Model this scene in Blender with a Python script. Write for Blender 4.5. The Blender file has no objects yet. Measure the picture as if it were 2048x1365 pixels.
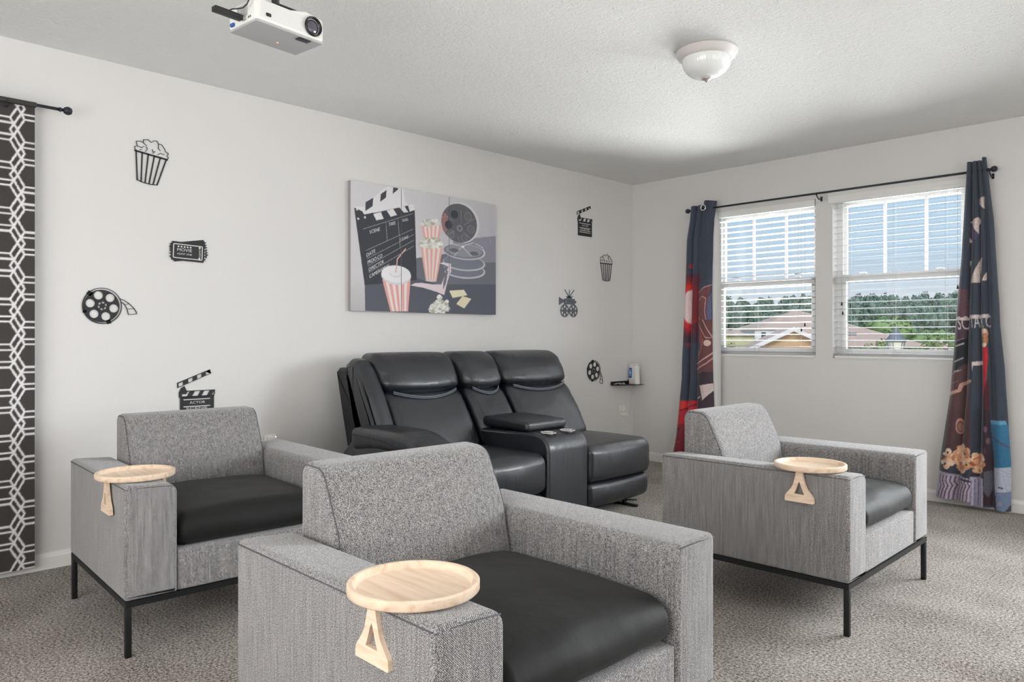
import bpy, math, random, json
import numpy as np
from mathutils import Vector, Matrix, noise
random.seed(7); np.random.seed(7)
R = math.radians
S = bpy.context.scene
COL = S.collection

# ------------------------------------------------------------------ camera, world, lights, exposure
cd = bpy.data.cameras.new('camera'); cam = bpy.data.objects.new('camera', cd); COL.objects.link(cam)
cam.location = (0, 0, 1.084); cam.rotation_euler = (R(90), 0, R(45.56))
cd.sensor_width = 36; cd.lens = 36 * 1494 / 2048; cd.shift_y = -8.2 / 2048; cd.clip_start = .05; cd.clip_end = 600
S.camera = cam
S.view_settings.view_transform = 'Standard'; S.view_settings.look = 'None'
S.view_settings.gamma = 1; S.view_settings.exposure = -.12; S.view_settings.use_curve_mapping = False
S.cycles.max_bounces = 10; S.cycles.diffuse_bounces = 6; S.cycles.transparent_max_bounces = 24
S.cycles.use_denoising = True; S.cycles.caustics_reflective = False; S.cycles.caustics_refractive = False
S.cycles.sample_clamp_indirect = 4

w = bpy.data.worlds.new('sky'); S.world = w; w.use_nodes = True
nt = w.node_tree; nt.nodes.clear()
o_ = nt.nodes.new('ShaderNodeOutputWorld'); b_ = nt.nodes.new('ShaderNodeBackground')
tc = nt.nodes.new('ShaderNodeTexCoord'); sp = nt.nodes.new('ShaderNodeSeparateXYZ'); cr = nt.nodes.new('ShaderNodeValToRGB')
nt.links.new(tc.outputs['Generated'], sp.inputs[0]); nt.links.new(sp.outputs[2], cr.inputs[0])
nt.links.new(cr.outputs[0], b_.inputs[0]); nt.links.new(b_.outputs[0], o_.inputs[0])
e = cr.color_ramp.elements
e[0].position = 0.0; e[0].color = (.80, .86, .93, 1)
e[1].position = .6; e[1].color = (.28, .46, .80, 1)
k = e.new(.045); k.color = (.78, .86, .95, 1)
k = e.new(.10); k.color = (.58, .76, .93, 1)
k = e.new(.2); k.color = (.50, .71, .93, 1)
b_.inputs[1].default_value = 1.0

def area(name, loc, target, sx, sy, power, col=(1, 1, 1), spread=180):
    l = bpy.data.lights.new(name, 'AREA'); l.shape = 'RECTANGLE'; l.size = sx; l.size_y = sy
    l.energy = power; l.color = col; l.spread = R(spread)
    o = bpy.data.objects.new(name, l); COL.objects.link(o); o.location = loc
    o.rotation_euler = (Vector(target) - Vector(loc)).to_track_quat('-Z', 'Y').to_euler()
    return o
# added outdoor fill lamps for sky and ground light, placed clear of the view
area('window_sky_fill', (-2.2, 8.0, 5.0), (-2.4, 4.2, .6), 4.0, 2.6, 420, (.94, .97, 1.0))
area('ground_fill', (-2.9, 11.0, -2.0), (-2.3, 4.6, 2.2), 5.2, 4.6, 6400, (1, 1, 1))
area('side_sky_fill', (1.2, 8.4, 2.3), (-3.6, 3.9, 1.2), 3.2, 3.4, 230, (.92, .965, 1.0))
# added fill lamps: one in the added window, two at blank unseen walls
area('added_window_fill', (.4, 5.52, 1.51), (-1.6, 1.8, .1), 1.8, 1.1, 56, (.92, .965, 1.0), 96)
area('rear_wall_fill', (-1.4, -1.42, 1.35), (-1.8, 3.0, 2.3), 3.2, 1.7, 112, (1, .996, .992))
area('side_wall_fill', (2.12, 1.9, 1.35), (-2.0, 2.8, 3.2), 3.4, 1.7, 50, (1, .996, .992))
sun = bpy.data.lights.new('sun', 'SUN'); sun.energy = 2.4; sun.angle = R(20); sun.color = (1, .96, .9)
so = bpy.data.objects.new('sun', sun); COL.objects.link(so); so.rotation_euler = (R(52), 0, R(40))

# ------------------------------------------------------------------ helpers
def lin(c, k=1.0):
    out = []
    for v in c[:3]:
        v = v / 255.
        v = v / 12.92 if v <= .04045 else ((v + .055) / 1.055) ** 2.4
        out.append(min(1, v * k))
    return out
MATS = {}
def mat(name, col=(200, 200, 200), rough=.6, metal=0, k=1.15, spec=.5, sheen=0, bump=None, emit=None, coat=0):
    """plain principled material; bump = (scale, strength, distance)"""
    m = bpy.data.materials.new(name); m.use_nodes = True; MATS[name] = m
    p = m.node_tree.nodes['Principled BSDF']
    p.inputs['Base Color'].default_value = (*lin(col, k), 1)
    p.inputs['Roughness'].default_value = rough; p.inputs['Metallic'].default_value = metal
    p.inputs['Specular IOR Level'].default_value = spec
    p.inputs['Sheen Weight'].default_value = sheen; p.inputs['Coat Weight'].default_value = coat
    if emit:
        p.inputs['Emission Color'].default_value = (*emit[0], 1); p.inputs['Emission Strength'].default_value = emit[1]
    if bump:
        N = m.node_tree.nodes; L = m.node_tree.links
        t = N.new('ShaderNodeTexCoord'); n = N.new('ShaderNodeTexNoise'); b = N.new('ShaderNodeBump')
        n.inputs['Scale'].default_value = bump[0]; n.inputs['Detail'].default_value = 3
        b.inputs['Strength'].default_value = bump[1]; b.inputs['Distance'].default_value = bump[2]
        L.new(t.outputs['Object'], n.inputs['Vector']); L.new(n.outputs[0], b.inputs['Height']); L.new(b.outputs[0], p.inputs['Normal'])
    return m
def nodes(m):
    N = m.node_tree.nodes; L = m.node_tree.links
    return N, L, N['Principled BSDF']
def ramp(N, stops, interp='LINEAR'):
    r = N.new('ShaderNodeValToRGB'); r.color_ramp.interpolation = interp; E = r.color_ramp.elements
    E[0].position, E[0].color = stops[0][0], (*stops[0][1], 1)
    E[1].position, E[1].color = stops[-1][0], (*stops[-1][1], 1)
    for p, c in stops[1:-1]:
        q = E.new(p); q.color = (*c, 1)
    return r
def mapped(N, L, coord, scale, rot=(0, 0, 0)):
    t = N.new('ShaderNodeTexCoord'); m = N.new('ShaderNodeMapping')
    m.inputs['Scale'].default_value = scale; m.inputs['Rotation'].default_value = rot
    L.new(t.outputs[coord], m.inputs[0]); return m
def noise_n(N, L, vec, scale, detail=3, rough=.55):
    n = N.new('ShaderNodeTexNoise'); n.inputs['Scale'].default_value = scale
    n.inputs['Detail'].default_value = detail; n.inputs['Roughness'].default_value = rough
    L.new(vec, n.inputs['Vector']); return n
def math_n(N, L, op, a, b=None, c=None):
    n = N.new('ShaderNodeMath'); n.operation = op
    for i, x in enumerate((a, b, c)):
        if x is None: continue
        if isinstance(x, (int, float)): n.inputs[i].default_value = x
        else: L.new(x, n.inputs[i])
    return n.outputs[0]

class MB:
    """collects faces for ONE mesh object"""
    def __init__(s): s.v = []; s.f = []; s.m = []; s.sm = []
    def add(s, v, f, mi=0, smooth=True, M=None):
        o = len(s.v)
        if M is not None: v = [tuple(M @ Vector(p)) for p in v]
        s.v += [tuple(p) for p in v]; s.f += [[i + o for i in q] for q in f]
        s.m += [mi] * len(f); s.sm += [smooth] * len(f); return s
    def box(s, x0, x1, y0, y1, z0, z1, mi=0, M=None):
        v = [(x, y, z) for x in (x0, x1) for y in (y0, y1) for z in (z0, z1)]
        f = [(0, 1, 3, 2), (4, 6, 7, 5), (0, 4, 5, 1), (2, 3, 7, 6), (0, 2, 6, 4), (1, 5, 7, 3)]
        return s.add(v, f, mi, False, M)
    def rbox(s, x0, x1, y0, y1, z0, z1, r=.02, seg=4, div=(4, 4, 4), fn=None, mi=0, M=None):
        """box with rounded edges; div = inner divisions; fn(x,y,z,nx,ny,nz) -> point, n* normalised -1..1"""
        c = ((x0 + x1) / 2, (y0 + y1) / 2, (z0 + z1) / 2); h = ((x1 - x0) / 2, (y1 - y0) / 2, (z1 - z0) / 2)
        rr = [min(q, .999 * a) for q, a in zip(r if isinstance(r, (tuple, list)) else (r, r, r), h)]
        ax = []
        for a in range(3):
            i = h[a] - rr[a]; p = []
            for k in range(seg, 0, -1): p.append(-i - rr[a] * math.tan(math.pi / 4 * k / seg))
            for k in range(div[a] + 1): p.append(-i + 2 * i * k / div[a])
            for k in range(1, seg + 1): p.append(i + rr[a] * math.tan(math.pi / 4 * k / seg))
            ax.append(p)
        idx = {}; vs = []; fs = []
        def vid(i, j, k):
            q = (i, j, k)
            if q in idx: return idx[q]
            p = (ax[0][i], ax[1][j], ax[2][k]); inn = [max(-(h[a] - rr[a]), min(h[a] - rr[a], p[a])) for a in range(3)]
            d = [(p[a] - inn[a]) / rr[a] for a in range(3)]; l = math.sqrt(sum(t * t for t in d)) or 1
            g = [inn[a] + d[a] / l * rr[a] for a in range(3)]
            w_ = (c[0] + g[0], c[1] + g[1], c[2] + g[2])
            if fn: w_ = fn(*w_, g[0] / h[0], g[1] / h[1], g[2] / h[2])
            idx[q] = len(vs); vs.append(w_); return idx[q]
        n = [len(a) for a in ax]
        for a, b, c_ in ((0, 1, 2), (1, 2, 0), (2, 0, 1)):
            for side in (0, n[c_] - 1):
                for i in range(n[a] - 1):
                    for j in range(n[b] - 1):
                        q = []
                        for di, dj in ((0, 0), (1, 0), (1, 1), (0, 1)):
                            t = [0, 0, 0]; t[a] = i + di; t[b] = j + dj; t[c_] = side; q.append(vid(*t))
                        fs.append(q if side else q[::-1])
        return s.add(vs, fs, mi, True, M)
    def tube(s, pts, r, n=8, mi=0, M=None, closed=False):
        pts = [Vector(p) for p in pts]; v = []; f = []; m = len(pts); up = None
        for i, p in enumerate(pts):
            a = pts[(i - 1) % m] if (closed or i) else p; b = pts[(i + 1) % m] if (closed or i < m - 1) else p
            t = (b - a).normalized()
            if up is None: up = Vector((0, 0, 1)) if abs(t.z) < .9 else Vector((1, 0, 0))
            u = t.cross(up)
            if u.length < 1e-5: u = t.cross(Vector((1, .3, 0)))
            u.normalize(); w_ = u.cross(t).normalized(); up = w_
            for k in range(n):
                q = 2 * math.pi * k / n; v.append(p + (u * math.cos(q) + w_ * math.sin(q)) * (r[i] if isinstance(r, (list, tuple)) else r))
        for i in range(m if closed else m - 1):
            for k in range(n):
                f.append((i * n + k, i * n + (k + 1) % n, ((i + 1) % m) * n + (k + 1) % n, ((i + 1) % m) * n + k))
        if not closed: f += [tuple(range(n))[::-1], tuple((m - 1) * n + k for k in range(n))]
        return s.add(v, f, mi, True, M)
    def lathe(s, prof, n=48, mi=0, M=None, ripple=0, nr=0):
        v = []; f = []
        for r, z in prof:
            for k in range(n):
                a = 2 * math.pi * k / n; q = r * (1 + ripple * math.cos(nr * a))
                v.append((q * math.cos(a), q * math.sin(a), z))
        for i in range(len(prof) - 1):
            for k in range(n): f.append((i * n + k, i * n + (k + 1) % n, (i + 1) * n + (k + 1) % n, (i + 1) * n + k))
        return s.add(v, f, mi, True, M)
    def loft(s, prof, y0, y1, r, axis='y', nr=4, ny=6, mi=0, M=None, fn=None):
        """closed 2-D profile (ccw) extruded between y0 and y1 with rounded ends of radius r"""
        P = [Vector(p) for p in prof]; m = len(P); nor = []
        for i in range(m):
            t = (P[(i + 1) % m] - P[i - 1]).normalized(); nor.append(Vector((t.y, -t.x)))
        st = []
        for k in range(nr): a = math.pi / 2 * k / nr; st.append((y0 + r * (1 - math.sin(a)) if False else y0 + r * (1 - math.cos(math.pi / 2 - a)), r * (1 - math.sin(a))))
        st = [(y0 + r * (1 - math.cos(math.pi / 2 * k / nr)), r * (1 - math.sin(math.pi / 2 * k / nr))) for k in range(nr + 1)]
        mid = [(y0 + r + (y1 - y0 - 2 * r) * k / ny, 0) for k in range(1, ny)]
        en = [(y0 + y1 - a, b) for a, b in reversed(st)]
        v = []; f = []
        for y, ins in st + mid + en:
            for p, q in zip(P, nor):
                a, b = p.x - q.x * ins, p.y - q.y * ins
                w_ = (a, y, b) if axis == 'y' else (y, a, b)
                v.append(fn(*w_) if fn else w_)
        nn = len(st) + len(mid) + len(en)
        for i in range(nn - 1):
            for k in range(m):
                q = (i * m + k, i * m + (k + 1) % m, (i + 1) * m + (k + 1) % m, (i + 1) * m + k)
                f.append(q if axis == 'y' else q[::-1])
        a, b = tuple(range(m)), tuple((nn - 1) * m + k for k in range(m))
        f += [a[::-1], b] if axis == 'y' else [a, b[::-1]]
        return s.add(v, f, mi, True, M)
    def sheet(s, nx, ny, fn, mi=0, flip=False):
        v = [fn(i / (nx - 1), j / (ny - 1)) for j in range(ny) for i in range(nx)]
        f = [(j * nx + i, j * nx + i + 1, (j + 1) * nx + i + 1, (j + 1) * nx + i) for j in range(ny - 1) for i in range(nx - 1)]
        if flip: f = [q[::-1] for q in f]
        return s.add(v, f, mi)
    def build(s, name, mats, parent=None, loc=None, sharp=None):
        me = bpy.data.meshes.new(name); me.from_pydata(s.v, [], s.f)
        for m in (mats if isinstance(mats, (list, tuple)) else [mats]): me.materials.append(MATS[m] if isinstance(m, str) else m)
        me.polygons.foreach_set('material_index', s.m); me.polygons.foreach_set('use_smooth', s.sm); me.update()
        if sharp: me.set_sharp_from_angle(angle=R(sharp))
        o = bpy.data.objects.new(name, me); COL.objects.link(o)
        if loc: o.location = loc
        if parent: o.parent = parent
        return o
def empty(name, loc=(0, 0, 0), rz=0):
    o = bpy.data.objects.new(name, None); COL.objects.link(o); o.empty_display_size = .1
    o.location = loc; o.rotation_euler = (0, 0, R(rz)); return o
def tag(o, label, cat, group=None, kind=None):
    o['label'] = label; o['category'] = cat
    if group: o['group'] = group
    if kind: o['kind'] = kind
    return o
def struct(o): o['kind'] = 'structure'; return o
def copy_tree(o, parent=None):
    c = o.copy(); COL.objects.link(c)
    if parent: c.parent = parent
    for ch in o.children: copy_tree(ch, c)
    return c
def roundpoly(pts, n=6):
    """pts: (x, y, r) corners -> rounded outline"""
    out = []; m = len(pts)
    for i in range(m):
        p = Vector(pts[i][:2]); r = pts[i][2]
        if r <= 0: out.append(tuple(p)); continue
        a = (Vector(pts[i - 1][:2]) - p).normalized(); b = (Vector(pts[(i + 1) % m][:2]) - p).normalized()
        ang = a.angle(b); t = r / math.tan(ang / 2); c = p + (a + b).normalized() * (r / math.sin(ang / 2))
        s0 = p + a * t - c; s1 = p + b * t - c; tot = s0.angle(s1); sg = 1 if s0.x * s1.y - s0.y * s1.x > 0 else -1
        for k in range(n + 1):
            q = sg * tot * k / n; out.append((c.x + s0.x * math.cos(q) - s0.y * math.sin(q), c.y + s0.x * math.sin(q) + s0.y * math.cos(q)))
    return out
DG = bpy.context.evaluated_depsgraph_get
def curve_mesh(splines, ext=.001, bevel=0):
    """filled 2-D curve (holes by nesting) extruded; returns verts, faces"""
    c = bpy.data.curves.new('tmp', 'CURVE'); c.dimensions = '2D'; c.fill_mode = 'BOTH'; c.extrude = ext; c.bevel_depth = bevel
    for sp_ in splines:
        q = c.splines.new('POLY'); q.points.add(len(sp_) - 1); q.use_cyclic_u = True
        for i, p in enumerate(sp_): q.points[i].co = (p[0], p[1], 0, 1)
    o = bpy.data.objects.new('tmp', c); COL.objects.link(o); bpy.context.view_layer.update()
    me = bpy.data.meshes.new_from_object(o.evaluated_get(DG())); v = [tuple(x.co) for x in me.vertices]; f = [tuple(p.vertices) for p in me.polygons]
    bpy.data.objects.remove(o); bpy.data.curves.remove(c); bpy.data.meshes.remove(me); return v, f
def text_mesh(txt, size=1, ext=0):
    c = bpy.data.curves.new('tmp', 'FONT'); c.body = txt; c.size = size; c.extrude = ext; c.resolution_u = 3
    o = bpy.data.objects.new('tmp', c); COL.objects.link(o); bpy.context.view_layer.update()
    me = bpy.data.meshes.new_from_object(o.evaluated_get(DG())); v = [tuple(x.co) for x in me.vertices]; f = [tuple(p.vertices) for p in me.polygons]
    bpy.data.objects.remove(o); bpy.data.curves.remove(c); bpy.data.meshes.remove(me); return v, f
def circ(cx, cy, rx, ry=None, n=32, rot=0):
    ry = ry or rx; c, s_ = math.cos(rot), math.sin(rot); out = []
    for k in range(n):
        a = 2 * math.pi * k / n; x, y = rx * math.cos(a), ry * math.sin(a); out.append((cx + x * c - y * s_, cy + x * s_ + y * c))
    return out

class Paint:
    """printed pattern: a colour grid (sRGB 0..255) filled with flat shapes; sampled into vertex colours"""
    def __init__(s, x0, x1, y0, y1, res, base):
        s.x0, s.y0, s.res = x0, y0, res; s.nx = int((x1 - x0) / res) + 1; s.ny = int((y1 - y0) / res) + 1
        s.a = np.empty((s.ny, s.nx, 3), np.float32); s.a[:] = base
        s.X, s.Y = np.meshgrid(x0 + np.arange(s.nx) * res, y0 + np.arange(s.ny) * res)
    def win(s, x0, x1, y0, y1):
        i0 = max(0, int((x0 - s.x0) / s.res) - 1); i1 = min(s.nx, int((x1 - s.x0) / s.res) + 3)
        j0 = max(0, int((y0 - s.y0) / s.res) - 1); j1 = min(s.ny, int((y1 - s.y0) / s.res) + 3)
        return slice(j0, max(j0, j1)), slice(i0, max(i0, i1))
    def poly(s, pts, col):
        xs = [p[0] for p in pts]; ys = [p[1] for p in pts]; w_ = s.win(min(xs), max(xs), min(ys), max(ys))
        X_, Y_ = s.X[w_], s.Y[w_]
        if X_.size == 0: return
        ins = np.zeros(X_.shape, bool); n = len(pts)
        for i in range(n):
            (xa, ya), (xb, yb) = pts[i], pts[(i + 1) % n]
            if ya == yb: continue
            ins ^= ((ya > Y_) != (yb > Y_)) & (X_ < (xb - xa) * (Y_ - ya) / (yb - ya) + xa)
        s.a[w_][ins] = col
    def line(s, pts, wd, col):
        for (xa, ya), (xb, yb) in zip(pts, pts[1:]):
            w_ = s.win(min(xa, xb) - wd, max(xa, xb) + wd, min(ya, yb) - wd, max(ya, yb) + wd); X_, Y_ = s.X[w_], s.Y[w_]
            if X_.size == 0: continue
            dx, dy = xb - xa, yb - ya; t = np.clip(((X_ - xa) * dx + (Y_ - ya) * dy) / (dx * dx + dy * dy + 1e-12), 0, 1)
            s.a[w_][(X_ - xa - t * dx) ** 2 + (Y_ - ya - t * dy) ** 2 < (wd / 2) ** 2] = col
    def ell(s, c, r, col):
        w_ = s.win(c[0] - r[0], c[0] + r[0], c[1] - r[1], c[1] + r[1]); X_, Y_ = s.X[w_], s.Y[w_]
        if X_.size: s.a[w_][((X_ - c[0]) / max(r[0], 1e-5)) ** 2 + ((Y_ - c[1]) / max(r[1], 1e-5)) ** 2 < 1] = col
    def text(s, txt, p0, p1, h, col):
        v, f = text_mesh(txt); v = np.array(v)[:, :2]; x0, x1 = v[:, 0].min(), v[:, 0].max()
        d = np.array(p1) - np.array(p0); sx = np.hypot(*d) / (x1 - x0); d = d / np.hypot(*d)
        q = np.array(p0) + ((v[:, :1] - x0) * sx) * d + (v[:, 1:2] / .73 * h) * np.array((-.06, 1.0))
        for dx in (0, .0007):
            for t in f: s.poly([(q[i][0] + dx, q[i][1]) for i in t], col)
    def run(s, ops):
        for o in ops:
            if o[0] == 'p': s.poly(o[2], o[1])
            elif o[0] == 'l': s.line(o[3], o[2], o[1])
            elif o[0] == 'e': s.ell(o[2], o[3], o[1])
            elif o[0] == 't': s.text(o[2], o[3], o[4], o[5], o[1])
    def blur(s, k=1):
        for _ in range(k):
            a = s.a; b = a.copy(); b[1:-1, 1:-1] = (a[1:-1, 1:-1] * 2 + a[:-2, 1:-1] + a[2:, 1:-1] + a[1:-1, :-2] + a[1:-1, 2:]) / 6; s.a = b
    def at(s, x, y):
        i = np.clip(((np.asarray(x) - s.x0) / s.res + .5).astype(int), 0, s.nx - 1); j = np.clip(((np.asarray(y) - s.y0) / s.res + .5).astype(int), 0, s.ny - 1)
        c = s.a[j, i] / 255.; return np.where(c <= .04045, c / 12.92, ((c + .055) / 1.055) ** 2.4)
def colour(o, rgb, k=1.0):
    at_ = o.data.color_attributes.new('print', 'FLOAT_COLOR', 'POINT')
    a = np.ones((len(o.data.vertices), 4), np.float32); a[:, :3] = np.clip(rgb * k, 0, 1); at_.data.foreach_set('color', a.ravel())
def attr_mat(name, rough, bump=None, sheen=0):
    m = mat(name, rough=rough, bump=bump, sheen=sheen); N, L, p = nodes(m)
    a = N.new('ShaderNodeAttribute'); a.attribute_name = 'print'; L.new(a.outputs['Color'], p.inputs['Base Color']); return m

# ------------------------------------------------------------------ materials
def m_wall():
    m = mat('wall_paint', (214, 212, 210), .75, k=1.1, spec=.2); N, L, p = nodes(m)
    q = mapped(N, L, 'Object', (1, 1, 1)); n = noise_n(N, L, q.outputs[0], 75, 4, .6); n2 = noise_n(N, L, q.outputs[0], 28, 2)
    h = math_n(N, L, 'ADD', n.outputs[0], n2.outputs[0])
    b = N.new('ShaderNodeBump'); b.inputs['Strength'].default_value = .3; b.inputs['Distance'].default_value = .004
    L.new(h, b.inputs['Height']); L.new(b.outputs[0], p.inputs['Normal'])
m_wall()
def m_ceiling():
    m = mat('ceiling_paint', (232, 232, 230), .85, k=1.06, spec=.1); N, L, p = nodes(m)
    q = mapped(N, L, 'Object', (1, 1, 1)); n = noise_n(N, L, q.outputs[0], 46, 5, .65); n.inputs['Distortion'].default_value = .8
    r = ramp(N, [(.42, (0, 0, 0)), (.6, (1, 1, 1))]); L.new(n.outputs[0], r.inputs[0])
    b = N.new('ShaderNodeBump'); b.inputs['Strength'].default_value = .55; b.inputs['Distance'].default_value = .009
    L.new(r.outputs[0], b.inputs['Height']); L.new(b.outputs[0], p.inputs['Normal'])
m_ceiling()
def m_carpet():
    m = mat('carpet', (150, 142, 136), .95, spec=.1); N, L, p = nodes(m)
    q = mapped(N, L, 'Object', (1, 1, 1)); n = noise_n(N, L, q.outputs[0], 105, 5, .82); n2 = noise_n(N, L, q.outputs[0], 2.6, 3)
    n3 = noise_n(N, L, q.outputs[0], 420, 2, .6)
    s1 = math_n(N, L, 'MULTIPLY', n2.outputs[0], .14); s2 = math_n(N, L, 'MULTIPLY_ADD', n3.outputs[0], .35, n.outputs[0])
    h = math_n(N, L, 'ADD', s1, s2)
    r = ramp(N, [(.585, lin((46, 39, 35))), (.68, lin((124, 114, 107))), (.75, lin((182, 172, 164))), (.86, lin((246, 240, 233)))])
    L.new(h, r.inputs[0]); L.new(r.outputs[0], p.inputs['Base Color'])
    b = N.new('ShaderNodeBump'); b.inputs['Strength'].default_value = .9; b.inputs['Distance'].default_value = .012
    L.new(h, b.inputs['Height']); L.new(b.outputs[0], p.inputs['Normal'])
m_carpet()
def m_tweed():
    m = mat('tweed', (150, 150, 152), .9, spec=.15, sheen=.35); N, L, p = nodes(m)
    p.inputs['Sheen Roughness'].default_value = .5
    a = mapped(N, L, 'Object', (1, 1, 1)); fine = noise_n(N, L, a.outputs[0], 420, 3, .75)
    a2 = mapped(N, L, 'Object', (130, 130, 7)); slub = noise_n(N, L, a2.outputs[0], 1, 3, .6)
    a3 = mapped(N, L, 'Object', (1, 1, 1)); wv = N.new('ShaderNodeTexWave'); wv.inputs['Scale'].default_value = 150; wv.bands_direction = 'DIAGONAL'
    wv.inputs['Distortion'].default_value = 2.5; wv.inputs['Detail Scale'].default_value = 3; L.new(a3.outputs[0], wv.inputs['Vector'])
    h = math_n(N, L, 'MULTIPLY_ADD', wv.outputs['Fac'], .16, fine.outputs[0]); h = math_n(N, L, 'MULTIPLY_ADD', slub.outputs[0], .17, h)
    r = ramp(N, [(.46, lin((20, 21, 26))), (.57, lin((70, 70, 75))), (.66, lin((108, 106, 107))), (.79, lin((196, 191, 187)))])
    L.new(h, r.inputs[0]); L.new(r.outputs[0], p.inputs['Base Color'])
    b = N.new('ShaderNodeBump'); b.inputs['Strength'].default_value = .5; b.inputs['Distance'].default_value = .0015
    L.new(h, b.inputs['Height']); L.new(b.outputs[0], p.inputs['Normal'])
m_tweed()
def m_leather():
    m = mat('black_leather', (21, 26, 34), .36, spec=.8, coat=.15); N, L, p = nodes(m)
    q = mapped(N, L, 'Object', (1, 1, 1)); g = noise_n(N, L, q.outputs[0], 260, 3); w1 = mapped(N, L, 'Object', (22, 22, 5)); wr = noise_n(N, L, w1.outputs[0], 1, 4, .6)
    h = math_n(N, L, 'MULTIPLY_ADD', wr.outputs[0], 4.0, g.outputs[0])
    b = N.new('ShaderNodeBump'); b.inputs['Strength'].default_value = .24; b.inputs['Distance'].default_value = .005
    L.new(h, b.inputs['Height']); L.new(b.outputs[0], p.inputs['Normal'])
m_leather()
def m_wood():
    m = mat('pine_wood', (222, 190, 158), .42, spec=.4); N, L, p = nodes(m)
    a = mapped(N, L, 'Object', (3, 34, 30), (0, 0, R(20))); n = noise_n(N, L, a.outputs[0], 1, 4, .55); n.inputs['Distortion'].default_value = .35
    r = ramp(N, [(.30, lin((204, 168, 136))), (.44, lin((226, 200, 174))), (.56, lin((236, 214, 190))), (.72, lin((220, 188, 158)))])
    L.new(n.outputs[0], r.inputs[0]); L.new(r.outputs[0], p.inputs['Base Color'])
m_wood()
mat('seam', (84, 84, 88), .9)
mat('black_cover', (19, 19, 18), .66, spec=.3, sheen=.05, bump=(14, .25, .01), k=1.0)
mat('black_metal', (22, 22, 23), .45, spec=.4, k=1)
mat('rod_metal', (38, 42, 50), .4, metal=.3)
mat('stitch', (20, 22, 26), .6, k=1); mat('zip_piping', (92, 98, 108), .35, k=1)
mat('leather_dark', (30, 31, 33), .6, bump=(60, .2, .003), k=1)
mat('chrome', (225, 225, 225), .18, metal=1)
mat('trim_white', (232, 231, 228), .45, k=1.05)
mat('vinyl_white', (226, 226, 225), .4, k=1)
mat('blind_white', (188, 187, 188), .45, k=1)
mat('cord_white', (190, 188, 182), .7)
mat('tassel', (40, 38, 36), .6)
mat('decal_black', (34, 34, 37), .6, k=1); mat('decal_steel', (84, 92, 100), .5, k=1); mat('decal_cut', (206, 205, 203), .75)
mat('plastic_white', (232, 230, 226), .4, k=1.05); mat('plastic_grey', (176, 176, 176), .5, k=1.05); mat('plastic_black', (34, 35, 36), .45, k=1)
mat('lens_glass', (70, 66, 78), .08, spec=.8, coat=1); mat('lens_ring', (24, 24, 26), .4, k=1)
mat('led_red', (255, 120, 90), emit=((1, .25, .12), 3.0)); mat('led_blue', (230, 240, 255), emit=((.75, .88, 1), 3.0))
mat('blue_plug', (50, 90, 160), .5)
mat('nickel', (190, 182, 178), .35, metal=.6); mat('fixture_white', (206, 200, 198), .45)
mat('frosted_glass', (226, 228, 226), .18, spec=.6, coat=.6)
mat('shelf_black', (30, 30, 31), .5, k=1); mat('label_blue', (24, 92, 172), .5); mat('label_print', (200, 215, 235), .5)
mat('lining_white', (222, 222, 220), .85)
attr_mat('canvas', .8, (900, .15, .0006)); attr_mat('curtain_print', .75, (350, .2, .001), sheen=.3); attr_mat('lattice_curtain', .85, (350, .2, .001))
mat('canvas_edge', (156, 150, 154), .8)
def m_glass():
    m = bpy.data.materials.new('window_glass'); m.use_nodes = True; MATS['window_glass'] = m
    N = m.node_tree.nodes; L = m.node_tree.links; N.clear(); o = N.new('ShaderNodeOutputMaterial')
    t = N.new('ShaderNodeBsdfTransparent'); g = N.new('ShaderNodeBsdfGlossy'); g.inputs['Roughness'].default_value = .02; x = N.new('ShaderNodeMixShader')
    t.inputs[0].default_value = (.97, .98, .98, 1); x.inputs[0].default_value = .05
    L.new(t.outputs[0], x.inputs[1]); L.new(g.outputs[0], x.inputs[2]); L.new(x.outputs[0], o.inputs[0])
m_glass()
mat('roof_shingle', (214, 184, 164), .9, k=1.0, bump=(6, .5, .05)); mat('siding_tan', (222, 184, 140), .9, k=.9); mat('siding_yellow', (222, 212, 166), .9, k=.9)
mat('siding_white', (240, 238, 234), .8, k=1.0); mat('shutter_dark', (70, 78, 88), .7); mat('lawn', (150, 168, 120), .95, k=.7)
mat('shutter_glass', (120, 130, 140), .3)
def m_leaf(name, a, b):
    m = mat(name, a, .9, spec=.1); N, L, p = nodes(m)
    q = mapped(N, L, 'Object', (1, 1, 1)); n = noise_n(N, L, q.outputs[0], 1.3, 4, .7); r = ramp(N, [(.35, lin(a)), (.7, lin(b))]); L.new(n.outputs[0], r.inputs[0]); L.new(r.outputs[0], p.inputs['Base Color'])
m_leaf('leaf_far_hazed', (104, 128, 112), (158, 176, 158)); m_leaf('leaf_near', (120, 150, 92), (172, 194, 130)); mat('bark', (120, 108, 98), .9)  # far leaf greens are paled and greyed to paint in distance haze
m_leaf('leaf_hedge', (120, 140, 92), (170, 184, 128)); mat('blossom', (224, 178, 176), .9)
mat('lamp_roof', (96, 104, 118), .6); mat('lamp_pane', (232, 224, 208), .4)

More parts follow.
